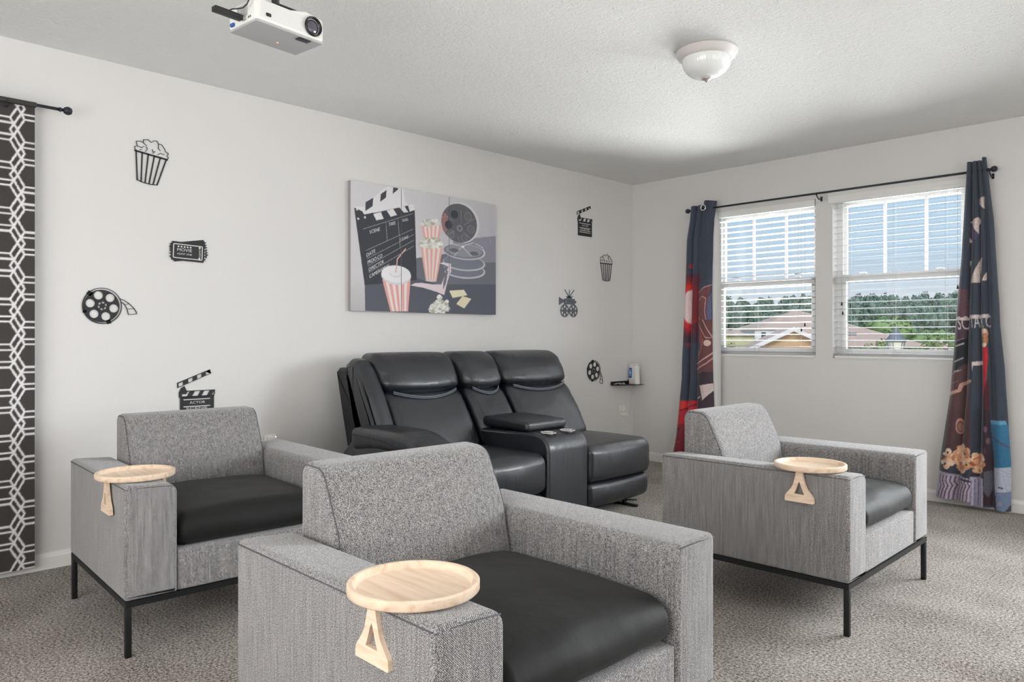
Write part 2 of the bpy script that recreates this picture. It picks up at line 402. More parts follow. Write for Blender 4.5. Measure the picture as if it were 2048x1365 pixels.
# ------------------------------------------------------------------ printed pictures (metres on the wall / curtain plane)
ART=[["p",[106,108,118],[[2.615,1.413],[2.759,1.434],[2.879,1.476],[3.022,1.608],[3.286,1.658],[3.743,1.678],[3.743,1.242],[2.619,1.247]]],["p",[84,87,97],[[2.619,1.409],[3.017,1.476],[3.19,1.441],[3.743,1.468],[3.743,1.242],[2.619,1.247]]],["p",[136,134,146],[[3.335,1.754],[3.743,1.823],[3.743,1.629],[3.335,1.601]]],["p",[54,57,64],[[2.539,1.884],[2.611,1.875],[2.684,1.868],[2.95,1.948],[3.004,1.925],[3.015,1.637],[3.02,1.462],[2.827,1.434],[2.615,1.409],[2.556,1.773]]],["p",[222,220,222],[[2.535,1.89],[2.567,1.897],[2.603,1.895],[2.759,2.034],[2.81,2.059],[2.871,2.058],[2.893,2.058],[2.915,2.055],[2.925,1.97],[2.95,1.949],[2.995,1.964],[3.004,1.925],[2.963,1.909],[2.95,1.948],[2.915,1.938],[2.611,1.85],[2.599,1.867]]],["p",[58,62,70],[[2.62,1.873],[2.621,1.928],[2.678,1.963],[2.674,1.91]]],["p",[58,62,70],[[2.731,1.945],[2.736,1.995],[2.78,2.027],[2.776,1.979]]],["p",[58,62,70],[[2.827,2.009],[2.832,2.052],[2.871,2.055],[2.867,2.04]]],["p",[222,220,222],[[2.678,1.861],[2.736,1.881],[2.758,1.839],[2.702,1.823]]],["p",[222,220,222],[[2.78,1.895],[2.832,1.912],[2.862,1.876],[2.812,1.858]]],["p",[222,220,222],[[2.879,1.927],[2.921,1.939],[2.952,1.904],[2.916,1.898]]],["e",[210,210,212],[2.559,1.876],[0.008,0.007]],["e",[210,210,212],[2.568,1.819],[0.008,0.007]],["e",[210,210,212],[2.617,1.833],[0.008,0.008]],["l",[205,205,208],0.0022,[[2.604,1.759],[2.99,1.9]]],["l",[205,205,208],0.0022,[[2.625,1.626],[2.99,1.797]]],["l",[205,205,208],0.0022,[[2.633,1.576],[2.995,1.761]]],["l",[205,205,208],0.0022,[[2.639,1.53],[2.995,1.723]]],["l",[205,205,208],0.0022,[[2.647,1.489],[2.995,1.685]]],["l",[205,205,208],0.0022,[[2.774,1.82],[2.785,1.701]]],["l",[205,205,208],0.0022,[[2.869,1.852],[2.886,1.667]]],["t",[222,220,222],"SCENE",[2.653,1.734],[2.73,1.761],0.022],["t",[222,220,222],"TAKE",[2.797,1.796],[2.849,1.814],0.022],["t",[222,220,222],"ROLL",[2.907,1.836],[2.952,1.851],0.019],["t",[222,220,222],"SOUND",[2.886,1.708],[2.952,1.735],0.019],["t",[222,220,222],"DATE",[2.63,1.585],[2.694,1.619],0.024],["t",[222,220,222],"PRDO.CO",[2.638,1.54],[2.747,1.594],0.024],["t",[222,220,222],"DIRECTOR",[2.646,1.496],[2.759,1.557],0.024],["t",[222,220,222],"CAMERAMAN",[2.651,1.453],[2.8,1.534],0.024],["p",[226,166,156],[[3.06,1.836],[3.079,1.837],[3.098,1.731],[3.084,1.731]]],["p",[232,220,217],[[3.079,1.837],[3.097,1.837],[3.111,1.731],[3.098,1.731]]],["p",[226,166,156],[[3.097,1.837],[3.115,1.838],[3.125,1.731],[3.111,1.731]]],["p",[232,220,217],[[3.115,1.838],[3.134,1.839],[3.138,1.731],[3.125,1.731]]],["p",[226,166,156],[[3.134,1.839],[3.153,1.839],[3.152,1.731],[3.138,1.731]]],["p",[232,220,217],[[3.153,1.839],[3.171,1.84],[3.166,1.731],[3.152,1.731]]],["p",[226,166,156],[[3.171,1.84],[3.19,1.841],[3.179,1.731],[3.166,1.731]]],["p",[232,220,217],[[3.19,1.841],[3.209,1.842],[3.193,1.731],[3.179,1.731]]],["p",[226,166,156],[[3.209,1.842],[3.228,1.842],[3.207,1.731],[3.193,1.731]]],["e",[176,174,160],[3.137,1.838],[0.013,0.009]],["e",[235,232,228],[3.077,1.846],[0.015,0.01]],["e",[235,232,228],[3.131,1.843],[0.018,0.013]],["e",[214,212,206],[3.079,1.853],[0.014,0.01]],["e",[235,232,228],[3.136,1.846],[0.018,0.012]],["e",[176,174,160],[3.129,1.874],[0.011,0.008]],["e",[200,198,190],[3.197,1.856],[0.017,0.012]],["e",[235,232,228],[3.071,1.845],[0.016,0.012]],["e",[214,212,206],[3.08,1.836],[0.014,0.01]],["e",[214,212,206],[3.15,1.862],[0.011,0.008]],["e",[200,198,190],[3.13,1.835],[0.016,0.011]],["e",[176,174,160],[3.073,1.838],[0.015,0.01]],["e",[228,226,222],[3.084,1.859],[0.017,0.012]],["e",[214,212,206],[3.179,1.878],[0.016,0.012]],["e",[176,174,160],[3.119,1.866],[0.015,0.01]],["e",[176,174,160],[3.076,1.857],[0.011,0.008]],["e",[235,232,228],[3.13,1.846],[0.014,0.01]],["e",[214,212,206],[3.19,1.85],[0.014,0.009]],["e",[228,226,222],[3.182,1.858],[0.014,0.01]],["e",[176,174,160],[3.19,1.856],[0.011,0.007]],["e",[176,174,160],[3.099,1.832],[0.017,0.012]],["e",[228,226,222],[3.134,1.85],[0.011,0.008]],["e",[235,232,228],[3.122,1.856],[0.012,0.008]],["e",[200,198,190],[3.123,1.842],[0.015,0.011]],["e",[235,232,228],[3.104,1.83],[0.017,0.012]],["e",[176,174,160],[3.083,1.834],[0.013,0.009]],["e",[176,174,160],[3.123,1.861],[0.017,0.012]],["e",[200,198,190],[3.125,1.835],[0.016,0.011]],["e",[200,198,190],[3.098,1.846],[0.012,0.009]],["e",[228,226,222],[3.181,1.859],[0.015,0.01]],["e",[200,198,190],[3.092,1.838],[0.011,0.008]],["e",[200,198,190],[3.073,1.844],[0.013,0.009]],["e",[228,226,222],[3.132,1.858],[0.011,0.008]],["e",[176,174,160],[3.17,1.861],[0.014,0.01]],["e",[200,198,190],[3.108,1.858],[0.011,0.008]],["e",[228,226,222],[3.154,1.867],[0.017,0.012]],["e",[214,212,206],[3.135,1.859],[0.014,0.01]],["e",[214,212,206],[3.12,1.843],[0.016,0.012]],["e",[228,226,222],[3.104,1.834],[0.015,0.011]],["e",[214,212,206],[3.167,1.85],[0.013,0.01]],["e",[200,198,190],[3.069,1.84],[0.012,0.008]],["e",[200,198,190],[3.131,1.866],[0.015,0.01]],["e",[214,212,206],[3.137,1.847],[0.014,0.01]],["e",[200,198,190],[3.106,1.832],[0.014,0.01]],["e",[176,174,160],[3.096,1.833],[0.011,0.007]],["e",[200,198,190],[3.118,1.846],[0.012,0.009]],["e",[176,174,160],[3.075,1.844],[0.012,0.009]],["e",[228,226,222],[3.073,1.836],[0.011,0.008]],["e",[176,174,160],[3.066,1.845],[0.014,0.01]],["e",[214,212,206],[3.067,1.838],[0.017,0.013]],["e",[176,174,160],[3.183,1.857],[0.016,0.011]],["e",[228,226,222],[3.187,1.865],[0.017,0.012]],["e",[214,212,206],[3.179,1.878],[0.012,0.008]],["e",[214,212,206],[3.202,1.856],[0.016,0.011]],["e",[228,226,222],[3.19,1.875],[0.015,0.01]],["e",[214,212,206],[3.107,1.851],[0.014,0.01]],["e",[176,174,160],[3.105,1.866],[0.013,0.01]],["e",[176,174,160],[3.153,1.851],[0.018,0.013]],["e",[214,212,206],[3.068,1.845],[0.013,0.009]],["e",[214,212,206],[3.184,1.845],[0.012,0.008]],["p",[224,168,158],[[3.051,1.688],[3.072,1.688],[3.106,1.46],[3.096,1.46]]],["p",[230,216,212],[[3.072,1.688],[3.093,1.689],[3.116,1.46],[3.106,1.46]]],["p",[224,168,158],[[3.093,1.689],[3.114,1.689],[3.126,1.46],[3.116,1.46]]],["p",[230,216,212],[[3.114,1.689],[3.135,1.69],[3.136,1.461],[3.126,1.46]]],["p",[224,168,158],[[3.135,1.69],[3.156,1.69],[3.146,1.461],[3.136,1.461]]],["p",[230,216,212],[[3.156,1.69],[3.178,1.691],[3.157,1.461],[3.146,1.461]]],["p",[224,168,158],[[3.178,1.691],[3.199,1.692],[3.167,1.461],[3.157,1.461]]],["p",[230,216,212],[[3.199,1.692],[3.221,1.692],[3.177,1.461],[3.167,1.461]]],["p",[224,168,158],[[3.221,1.692],[3.242,1.693],[3.188,1.462],[3.177,1.461]]],["e",[222,200,196],[3.141,1.464],[0.047,0.007]],["e",[228,226,222],[3.162,1.751],[0.016,0.011]],["e",[200,198,190],[3.064,1.707],[0.013,0.009]],["e",[228,226,222],[3.138,1.687],[0.015,0.01]],["e",[228,226,222],[3.053,1.703],[0.01,0.007]],["e",[235,232,228],[3.141,1.723],[0.011,0.008]],["e",[176,174,160],[3.229,1.729],[0.011,0.008]],["e",[235,232,228],[3.099,1.711],[0.011,0.008]],["e",[214,212,206],[3.092,1.733],[0.013,0.009]],["e",[228,226,222],[3.203,1.723],[0.011,0.008]],["e",[214,212,206],[3.125,1.736],[0.01,0.007]],["e",[176,174,160],[3.203,1.714],[0.015,0.011]],["e",[235,232,228],[3.074,1.688],[0.015,0.011]],["e",[200,198,190],[3.212,1.712],[0.017,0.012]],["e",[214,212,206],[3.066,1.695],[0.014,0.01]],["e",[235,232,228],[3.148,1.698],[0.014,0.01]],["e",[200,198,190],[3.143,1.703],[0.011,0.008]],["e",[200,198,190],[3.072,1.686],[0.016,0.011]],["e",[176,174,160],[3.197,1.7],[0.018,0.012]],["e",[176,174,160],[3.159,1.745],[0.016,0.012]],["e",[235,232,228],[3.052,1.714],[0.015,0.011]],["e",[228,226,222],[3.192,1.695],[0.011,0.008]],["e",[228,226,222],[3.065,1.72],[0.013,0.009]],["e",[228,226,222],[3.088,1.683],[0.011,0.008]],["e",[176,174,160],[3.096,1.74],[0.017,0.013]],["e",[176,174,160],[3.129,1.704],[0.017,0.013]],["e",[228,226,222],[3.055,1.71],[0.011,0.008]],["e",[176,174,160],[3.16,1.721],[0.013,0.009]],["e",[214,212,206],[3.149,1.707],[0.018,0.013]],["e",[200,198,190],[3.059,1.7],[0.017,0.012]],["e",[235,232,228],[3.096,1.695],[0.013,0.009]],["e",[235,232,228],[3.197,1.725],[0.012,0.009]],["e",[176,174,160],[3.192,1.749],[0.013,0.01]],["e",[235,232,228],[3.14,1.745],[0.015,0.01]],["e",[214,212,206],[3.172,1.699],[0.018,0.013]],["e",[176,174,160],[3.209,1.704],[0.017,0.012]],["e",[214,212,206],[3.21,1.73],[0.017,0.012]],["e",[200,198,190],[3.133,1.699],[0.015,0.01]],["e",[200,198,190],[3.222,1.736],[0.015,0.01]],["e",[176,174,160],[3.094,1.74],[0.015,0.011]],["e",[228,226,222],[3.094,1.721],[0.012,0.008]],["e",[176,174,160],[3.128,1.683],[0.011,0.008]],["e",[214,212,206],[3.102,1.697],[0.016,0.011]],["e",[214,212,206],[3.067,1.695],[0.015,0.011]],["e",[176,174,160],[3.05,1.701],[0.017,0.012]],["e",[235,232,228],[3.236,1.718],[0.011,0.007]],["e",[214,212,206],[3.157,1.75],[0.01,0.007]],["e",[228,226,222],[3.199,1.739],[0.017,0.012]],["e",[214,212,206],[3.227,1.732],[0.012,0.008]],["e",[228,226,222],[3.143,1.729],[0.015,0.011]],["e",[200,198,190],[3.178,1.73],[0.017,0.012]],["e",[228,226,222],[3.15,1.706],[0.016,0.012]],["e",[200,198,190],[3.214,1.704],[0.012,0.009]],["e",[228,226,222],[3.058,1.699],[0.012,0.009]],["e",[214,212,206],[3.105,1.692],[0.014,0.01]],["e",[214,212,206],[3.085,1.735],[0.014,0.01]],["e",[235,232,228],[3.105,1.716],[0.012,0.009]],["e",[228,226,222],[3.209,1.699],[0.017,0.013]],["e",[200,198,190],[3.057,1.713],[0.015,0.011]],["e",[200,198,190],[3.14,1.735],[0.015,0.011]],["e",[176,174,160],[3.213,1.7],[0.013,0.009]],["e",[200,198,190],[3.105,1.715],[0.014,0.01]],["e",[214,212,206],[3.188,1.712],[0.016,0.012]],["e",[200,198,190],[3.086,1.735],[0.012,0.008]],["e",[176,174,160],[3.199,1.739],[0.012,0.008]],["e",[176,174,160],[3.174,1.702],[0.016,0.012]],["e",[235,232,228],[3.091,1.702],[0.011,0.008]],["e",[214,212,206],[3.122,1.7],[0.011,0.008]],["e",[200,198,190],[3.139,1.742],[0.016,0.011]],["e",[214,212,206],[3.179,1.708],[0.011,0.008]],["e",[176,174,160],[3.206,1.715],[0.012,0.008]],["e",[176,174,160],[3.103,1.696],[0.013,0.009]],["e",[228,226,222],[3.147,1.725],[0.014,0.01]],["e",[176,174,160],[3.182,1.697],[0.015,0.011]],["e",[214,212,206],[3.153,1.747],[0.011,0.008]],["e",[214,212,206],[3.065,1.721],[0.013,0.009]],["e",[214,212,206],[3.106,1.72],[0.013,0.009]],["e",[200,198,190],[3.099,1.716],[0.011,0.008]],["e",[235,232,228],[3.101,1.698],[0.017,0.012]],["e",[176,174,160],[3.213,1.744],[0.013,0.01]],["e",[176,174,160],[3.183,1.73],[0.015,0.011]],["e",[235,232,228],[3.117,1.731],[0.016,0.012]],["e",[228,226,222],[3.18,1.716],[0.015,0.011]],["e",[176,174,160],[3.148,1.745],[0.014,0.01]],["e",[214,212,206],[3.107,1.724],[0.016,0.011]],["e",[235,232,228],[3.206,1.715],[0.016,0.011]],["e",[214,212,206],[3.178,1.706],[0.015,0.011]],["e",[228,226,222],[3.196,1.696],[0.015,0.011]],["e",[235,232,228],[3.215,1.717],[0.014,0.011]],["e",[200,198,190],[3.046,1.715],[0.013,0.009]],["e",[176,174,160],[3.125,1.726],[0.017,0.012]],["e",[200,198,190],[3.14,1.722],[0.011,0.008]],["e",[214,212,206],[3.183,1.719],[0.01,0.008]],["e",[228,226,222],[3.059,1.697],[0.014,0.009]],["e",[214,212,206],[3.152,1.739],[0.017,0.012]],["e",[235,232,228],[3.085,1.695],[0.011,0.008]],["e",[235,232,228],[3.155,1.693],[0.011,0.007]],["e",[228,226,222],[3.14,1.738],[0.012,0.008]],["e",[176,174,160],[3.126,1.735],[0.013,0.01]],["e",[214,212,206],[3.098,1.695],[0.017,0.012]],["e",[176,174,160],[3.134,1.693],[0.017,0.012]],["e",[235,232,228],[3.153,1.701],[0.012,0.008]],["e",[176,174,160],[3.06,1.709],[0.011,0.008]],["e",[228,226,222],[3.172,1.696],[0.011,0.008]],["e",[228,226,222],[3.092,1.7],[0.011,0.007]],["e",[214,212,206],[3.139,1.708],[0.014,0.01]],["e",[200,198,190],[3.141,1.693],[0.012,0.009]],["e",[228,226,222],[3.096,1.726],[0.011,0.008]],["e",[235,232,228],[3.156,1.735],[0.018,0.013]],["e",[176,174,160],[3.161,1.751],[0.014,0.01]],["e",[200,198,190],[3.129,1.682],[0.015,0.011]],["e",[208,206,210],[3.411,1.884],[0.167,0.141]],["e",[92,92,98],[3.393,1.879],[0.163,0.135]],["e",[150,110,108],[3.262,1.869],[0.027,0.068]],["e",[52,56,64],[3.347,1.935],[0.033,0.029]],["e",[52,56,64],[3.294,1.858],[0.032,0.029]],["e",[128,128,134],[3.472,1.936],[0.034,0.03]],["e",[100,100,106],[3.472,1.936],[0.029,0.026]],["e",[128,128,134],[3.498,1.847],[0.034,0.029]],["e",[100,100,106],[3.498,1.847],[0.029,0.026]],["e",[128,128,134],[3.436,1.779],[0.034,0.029]],["e",[100,100,106],[3.436,1.779],[0.029,0.025]],["e",[128,128,134],[3.316,1.794],[0.032,0.029]],["e",[100,100,106],[3.316,1.794],[0.027,0.025]],["l",[172,172,176],0.0022,[[3.272,1.919],[3.335,1.888]]],["l",[172,172,176],0.0022,[[3.405,1.969],[3.411,1.884]]],["l",[172,172,176],0.0022,[[3.436,1.872],[3.539,1.93]]],["l",[172,172,176],0.0022,[[3.426,1.824],[3.503,1.777]]],["l",[172,172,176],0.0022,[[3.286,1.791],[3.345,1.816]]],["l",[172,172,176],0.0022,[[3.375,1.788],[3.395,1.744]]],["e",[130,130,136],[3.395,1.844],[0.027,0.023]],["e",[80,80,86],[3.395,1.844],[0.012,0.011]],["l",[196,194,198],0.0022,[[3.565,1.861],[3.613,1.858],[3.645,1.866],[3.678,1.817],[3.691,1.754]]],["l",[196,194,198],0.002,[[3.171,1.889],[3.209,1.889],[3.247,1.909]]],["e",[188,188,194],[3.441,1.55],[0.195,0.056]],["e",[116,120,132],[3.436,1.554],[0.184,0.049]],["e",[188,188,194],[3.441,1.604],[0.195,0.056]],["e",[116,120,132],[3.436,1.608],[0.184,0.05]],["e",[188,188,194],[3.441,1.682],[0.195,0.056]],["e",[116,120,132],[3.436,1.685],[0.184,0.05]],["e",[140,142,150],[3.436,1.689],[0.166,0.044]],["l",[215,214,216],0.004,[[3.301,1.732],[3.416,1.719],[3.503,1.659]]],["l",[215,214,216],0.004,[[3.529,1.756],[3.416,1.719],[3.345,1.648]]],["e",[96,100,110],[3.345,1.686],[0.04,0.014]],["e",[96,100,110],[3.529,1.677],[0.042,0.014]],["e",[225,225,226],[3.424,1.717],[0.012,0.009]],["l",[225,224,226],0.004,[[3.544,1.748],[3.608,1.727],[3.632,1.693],[3.613,1.664]]],["p",[224,208,214],[[2.968,1.424],[3.004,1.44],[3.059,1.446],[3.152,1.439],[3.23,1.443],[3.294,1.569],[3.214,1.588],[3.247,1.596],[3.314,1.59],[3.318,1.539],[3.288,1.476],[3.255,1.371],[3.19,1.39],[3.077,1.413]]],["p",[104,104,112],[[3.214,1.555],[3.272,1.56],[3.223,1.457],[3.19,1.452],[3.194,1.494]]],["p",[112,112,120],[[3.272,1.543],[3.29,1.537],[3.272,1.456],[3.245,1.406],[3.247,1.459]]],["p",[224,162,154],[[2.746,1.451],[2.77,1.452],[2.825,1.248],[2.81,1.248]]],["p",[234,222,222],[[2.77,1.452],[2.794,1.453],[2.841,1.249],[2.825,1.248]]],["p",[224,162,154],[[2.794,1.453],[2.819,1.454],[2.856,1.249],[2.841,1.249]]],["p",[234,222,222],[[2.819,1.454],[2.843,1.455],[2.872,1.249],[2.856,1.249]]],["p",[224,162,154],[[2.843,1.455],[2.868,1.456],[2.887,1.25],[2.872,1.249]]],["p",[234,222,222],[[2.868,1.456],[2.893,1.457],[2.903,1.25],[2.887,1.25]]],["p",[224,162,154],[[2.893,1.457],[2.919,1.458],[2.918,1.251],[2.903,1.25]]],["p",[234,222,222],[[2.919,1.458],[2.944,1.459],[2.934,1.251],[2.918,1.251]]],["p",[224,162,154],[[2.944,1.459],[2.97,1.461],[2.95,1.251],[2.934,1.251]]],["e",[214,212,216],[2.856,1.483],[0.118,0.062]],["e",[232,230,232],[2.856,1.492],[0.115,0.056]],["e",[214,212,216],[2.849,1.492],[0.045,0.023]],["e",[228,226,230],[2.849,1.497],[0.04,0.019]],["l",[205,150,146],0.009,[[2.853,1.507],[2.864,1.59],[2.93,1.661]]],["l",[228,205,200],0.003,[[2.853,1.507],[2.864,1.59],[2.93,1.661]]],["e",[228,226,222],[3.202,1.281],[0.014,0.01]],["e",[228,226,222],[3.207,1.293],[0.011,0.007]],["e",[214,212,206],[3.266,1.289],[0.015,0.01]],["e",[235,232,228],[3.189,1.327],[0.012,0.009]],["e",[228,226,222],[3.173,1.263],[0.014,0.009]],["e",[235,232,228],[3.146,1.262],[0.016,0.011]],["e",[228,226,222],[3.251,1.279],[0.018,0.012]],["e",[235,232,228],[3.157,1.291],[0.014,0.011]],["e",[176,174,160],[3.254,1.257],[0.016,0.011]],["e",[235,232,228],[3.186,1.275],[0.017,0.012]],["e",[200,198,190],[3.224,1.251],[0.014,0.01]],["e",[235,232,228],[3.225,1.322],[0.016,0.011]],["e",[228,226,222],[3.225,1.295],[0.012,0.008]],["e",[228,226,222],[3.219,1.304],[0.016,0.011]],["e",[228,226,222],[3.176,1.258],[0.016,0.011]],["e",[200,198,190],[3.242,1.323],[0.014,0.009]],["e",[228,226,222],[3.214,1.291],[0.012,0.009]],["e",[214,212,206],[3.182,1.268],[0.014,0.01]],["e",[214,212,206],[3.212,1.281],[0.011,0.008]],["e",[214,212,206],[3.204,1.294],[0.012,0.008]],["e",[176,174,160],[3.226,1.257],[0.014,0.01]],["e",[235,232,228],[3.166,1.25],[0.017,0.012]],["e",[228,226,222],[3.221,1.28],[0.017,0.012]],["e",[200,198,190],[3.172,1.315],[0.012,0.008]],["e",[176,174,160],[3.264,1.276],[0.013,0.009]],["e",[200,198,190],[3.262,1.272],[0.016,0.011]],["e",[200,198,190],[3.147,1.268],[0.017,0.011]],["e",[214,212,206],[3.228,1.323],[0.017,0.012]],["e",[228,226,222],[3.216,1.289],[0.013,0.009]],["e",[176,174,160],[3.189,1.274],[0.016,0.011]],["e",[228,226,222],[3.199,1.317],[0.016,0.012]],["e",[228,226,222],[3.188,1.304],[0.013,0.009]],["e",[214,212,206],[3.177,1.264],[0.011,0.008]],["e",[214,212,206],[3.169,1.254],[0.012,0.009]],["e",[176,174,160],[3.241,1.325],[0.015,0.011]],["e",[176,174,160],[3.23,1.315],[0.012,0.008]],["e",[235,232,228],[3.254,1.303],[0.017,0.011]],["e",[228,226,222],[3.15,1.283],[0.01,0.007]],["e",[200,198,190],[3.222,1.278],[0.016,0.012]],["e",[214,212,206],[3.192,1.291],[0.014,0.01]],["e",[200,198,190],[3.21,1.316],[0.014,0.01]],["e",[214,212,206],[3.177,1.286],[0.016,0.012]],["e",[228,226,222],[3.25,1.277],[0.014,0.01]],["e",[200,198,190],[3.231,1.261],[0.017,0.011]],["e",[200,198,190],[3.278,1.3],[0.018,0.013]],["e",[235,232,228],[3.25,1.303],[0.018,0.013]],["e",[200,198,190],[3.16,1.295],[0.014,0.01]],["e",[200,198,190],[3.195,1.26],[0.017,0.012]],["e",[228,226,222],[3.21,1.336],[0.015,0.011]],["e",[214,212,206],[3.26,1.268],[0.015,0.01]],["e",[235,232,228],[3.214,1.292],[0.018,0.013]],["e",[176,174,160],[3.145,1.254],[0.013,0.009]],["e",[235,232,228],[3.244,1.288],[0.011,0.007]],["e",[228,226,222],[3.25,1.317],[0.015,0.011]],["e",[235,232,228],[3.171,1.283],[0.016,0.011]],["e",[235,232,228],[3.173,1.279],[0.01,0.007]],["e",[176,174,160],[3.294,1.283],[0.012,0.008]],["e",[235,232,228],[3.211,1.274],[0.017,0.012]],["e",[200,198,190],[3.145,1.292],[0.015,0.01]],["e",[228,226,222],[3.227,1.291],[0.014,0.01]],["e",[176,174,160],[3.248,1.319],[0.014,0.01]],["e",[200,198,190],[3.167,1.293],[0.015,0.011]],["e",[176,174,160],[3.248,1.257],[0.018,0.013]],["e",[200,198,190],[3.281,1.269],[0.014,0.01]],["e",[214,212,206],[3.221,1.321],[0.018,0.013]],["e",[235,232,228],[3.189,1.299],[0.01,0.007]],["e",[176,174,160],[3.233,1.326],[0.018,0.013]],["e",[228,226,222],[3.202,1.265],[0.016,0.011]],["e",[200,198,190],[3.17,1.288],[0.016,0.011]],["e",[176,174,160],[3.275,1.27],[0.013,0.01]],["e",[235,232,228],[3.144,1.286],[0.016,0.012]],["e",[235,232,228],[3.248,1.25],[0.012,0.009]],["e",[214,212,206],[3.249,1.303],[0.011,0.008]],["e",[235,232,228],[3.268,1.307],[0.013,0.009]],["e",[235,232,228],[3.198,1.294],[0.014,0.01]],["e",[214,212,206],[3.231,1.294],[0.013,0.008]],["e",[228,226,222],[3.208,1.33],[0.012,0.008]],["e",[200,198,190],[3.183,1.321],[0.01,0.008]],["e",[235,232,228],[3.268,1.299],[0.014,0.01]],["e",[214,212,206],[3.169,1.284],[0.014,0.011]],["e",[214,212,206],[3.221,1.246],[0.012,0.008]],["e",[228,226,222],[3.199,1.321],[0.014,0.009]],["e",[214,212,206],[3.223,1.283],[0.016,0.012]],["e",[214,212,206],[3.178,1.256],[0.012,0.008]],["e",[235,232,228],[3.294,1.28],[0.015,0.01]],["e",[228,226,222],[3.216,1.322],[0.012,0.008]],["e",[214,212,206],[3.204,1.275],[0.012,0.008]],["e",[214,212,206],[3.137,1.259],[0.014,0.011]],["e",[235,232,228],[3.257,1.291],[0.012,0.009]],["e",[235,232,228],[3.212,1.264],[0.018,0.012]],["e",[200,198,190],[3.285,1.267],[0.014,0.01]],["e",[235,232,228],[3.15,1.298],[0.014,0.01]],["e",[176,174,160],[3.152,1.282],[0.014,0.01]],["e",[200,198,190],[3.162,1.282],[0.016,0.012]],["e",[214,212,206],[3.259,1.311],[0.013,0.008]],["e",[176,174,160],[3.169,1.251],[0.011,0.008]],["e",[228,226,222],[3.256,1.297],[0.017,0.012]],["e",[235,232,228],[3.187,1.299],[0.011,0.008]],["e",[200,198,190],[3.271,1.295],[0.015,0.011]],["e",[214,212,206],[3.268,1.274],[0.014,0.01]],["e",[176,174,160],[3.186,1.302],[0.014,0.01]],["e",[176,174,160],[3.174,1.272],[0.013,0.009]],["e",[200,198,190],[3.215,1.331],[0.013,0.009]],["e",[228,226,222],[3.184,1.246],[0.013,0.009]],["e",[214,212,206],[3.187,1.304],[0.018,0.012]],["e",[235,232,228],[3.187,1.246],[0.014,0.01]],["e",[176,174,160],[3.162,1.254],[0.012,0.009]],["e",[228,226,222],[3.165,1.295],[0.016,0.011]],["e",[200,198,190],[3.152,1.273],[0.015,0.01]],["e",[228,226,222],[3.289,1.278],[0.014,0.009]],["e",[228,226,222],[3.183,1.274],[0.014,0.011]],["e",[200,198,190],[3.133,1.271],[0.016,0.011]],["e",[235,232,228],[3.258,1.291],[0.013,0.009]],["e",[176,174,160],[3.154,1.263],[0.017,0.012]],["e",[228,226,222],[3.168,1.289],[0.01,0.008]],["e",[200,198,190],[3.193,1.302],[0.011,0.008]],["e",[200,198,190],[3.177,1.282],[0.011,0.008]],["e",[214,212,206],[3.155,1.298],[0.017,0.012]],["e",[235,232,228],[3.143,1.276],[0.012,0.008]],["e",[176,174,160],[3.216,1.274],[0.013,0.009]],["e",[228,226,222],[3.218,1.347],[0.016,0.01]],["e",[235,232,228],[3.202,1.353],[0.013,0.01]],["e",[235,232,228],[3.217,1.365],[0.012,0.009]],["e",[200,198,190],[3.217,1.348],[0.015,0.01]],["e",[228,226,222],[3.209,1.357],[0.018,0.013]],["e",[200,198,190],[3.226,1.354],[0.016,0.012]],["e",[235,232,228],[3.215,1.359],[0.014,0.01]],["e",[235,232,228],[3.211,1.362],[0.015,0.011]],["e",[235,232,228],[3.279,1.323],[0.013,0.009]],["e",[176,174,160],[3.277,1.32],[0.015,0.011]],["e",[214,212,206],[3.266,1.32],[0.011,0.008]],["e",[235,232,228],[3.279,1.327],[0.018,0.013]],["e",[176,174,160],[3.272,1.311],[0.016,0.011]],["p",[226,218,188],[[3.298,1.404],[3.434,1.415],[3.465,1.378],[3.33,1.354]]],["p",[222,212,180],[[3.363,1.313],[3.421,1.371],[3.503,1.354],[3.436,1.284]]]]
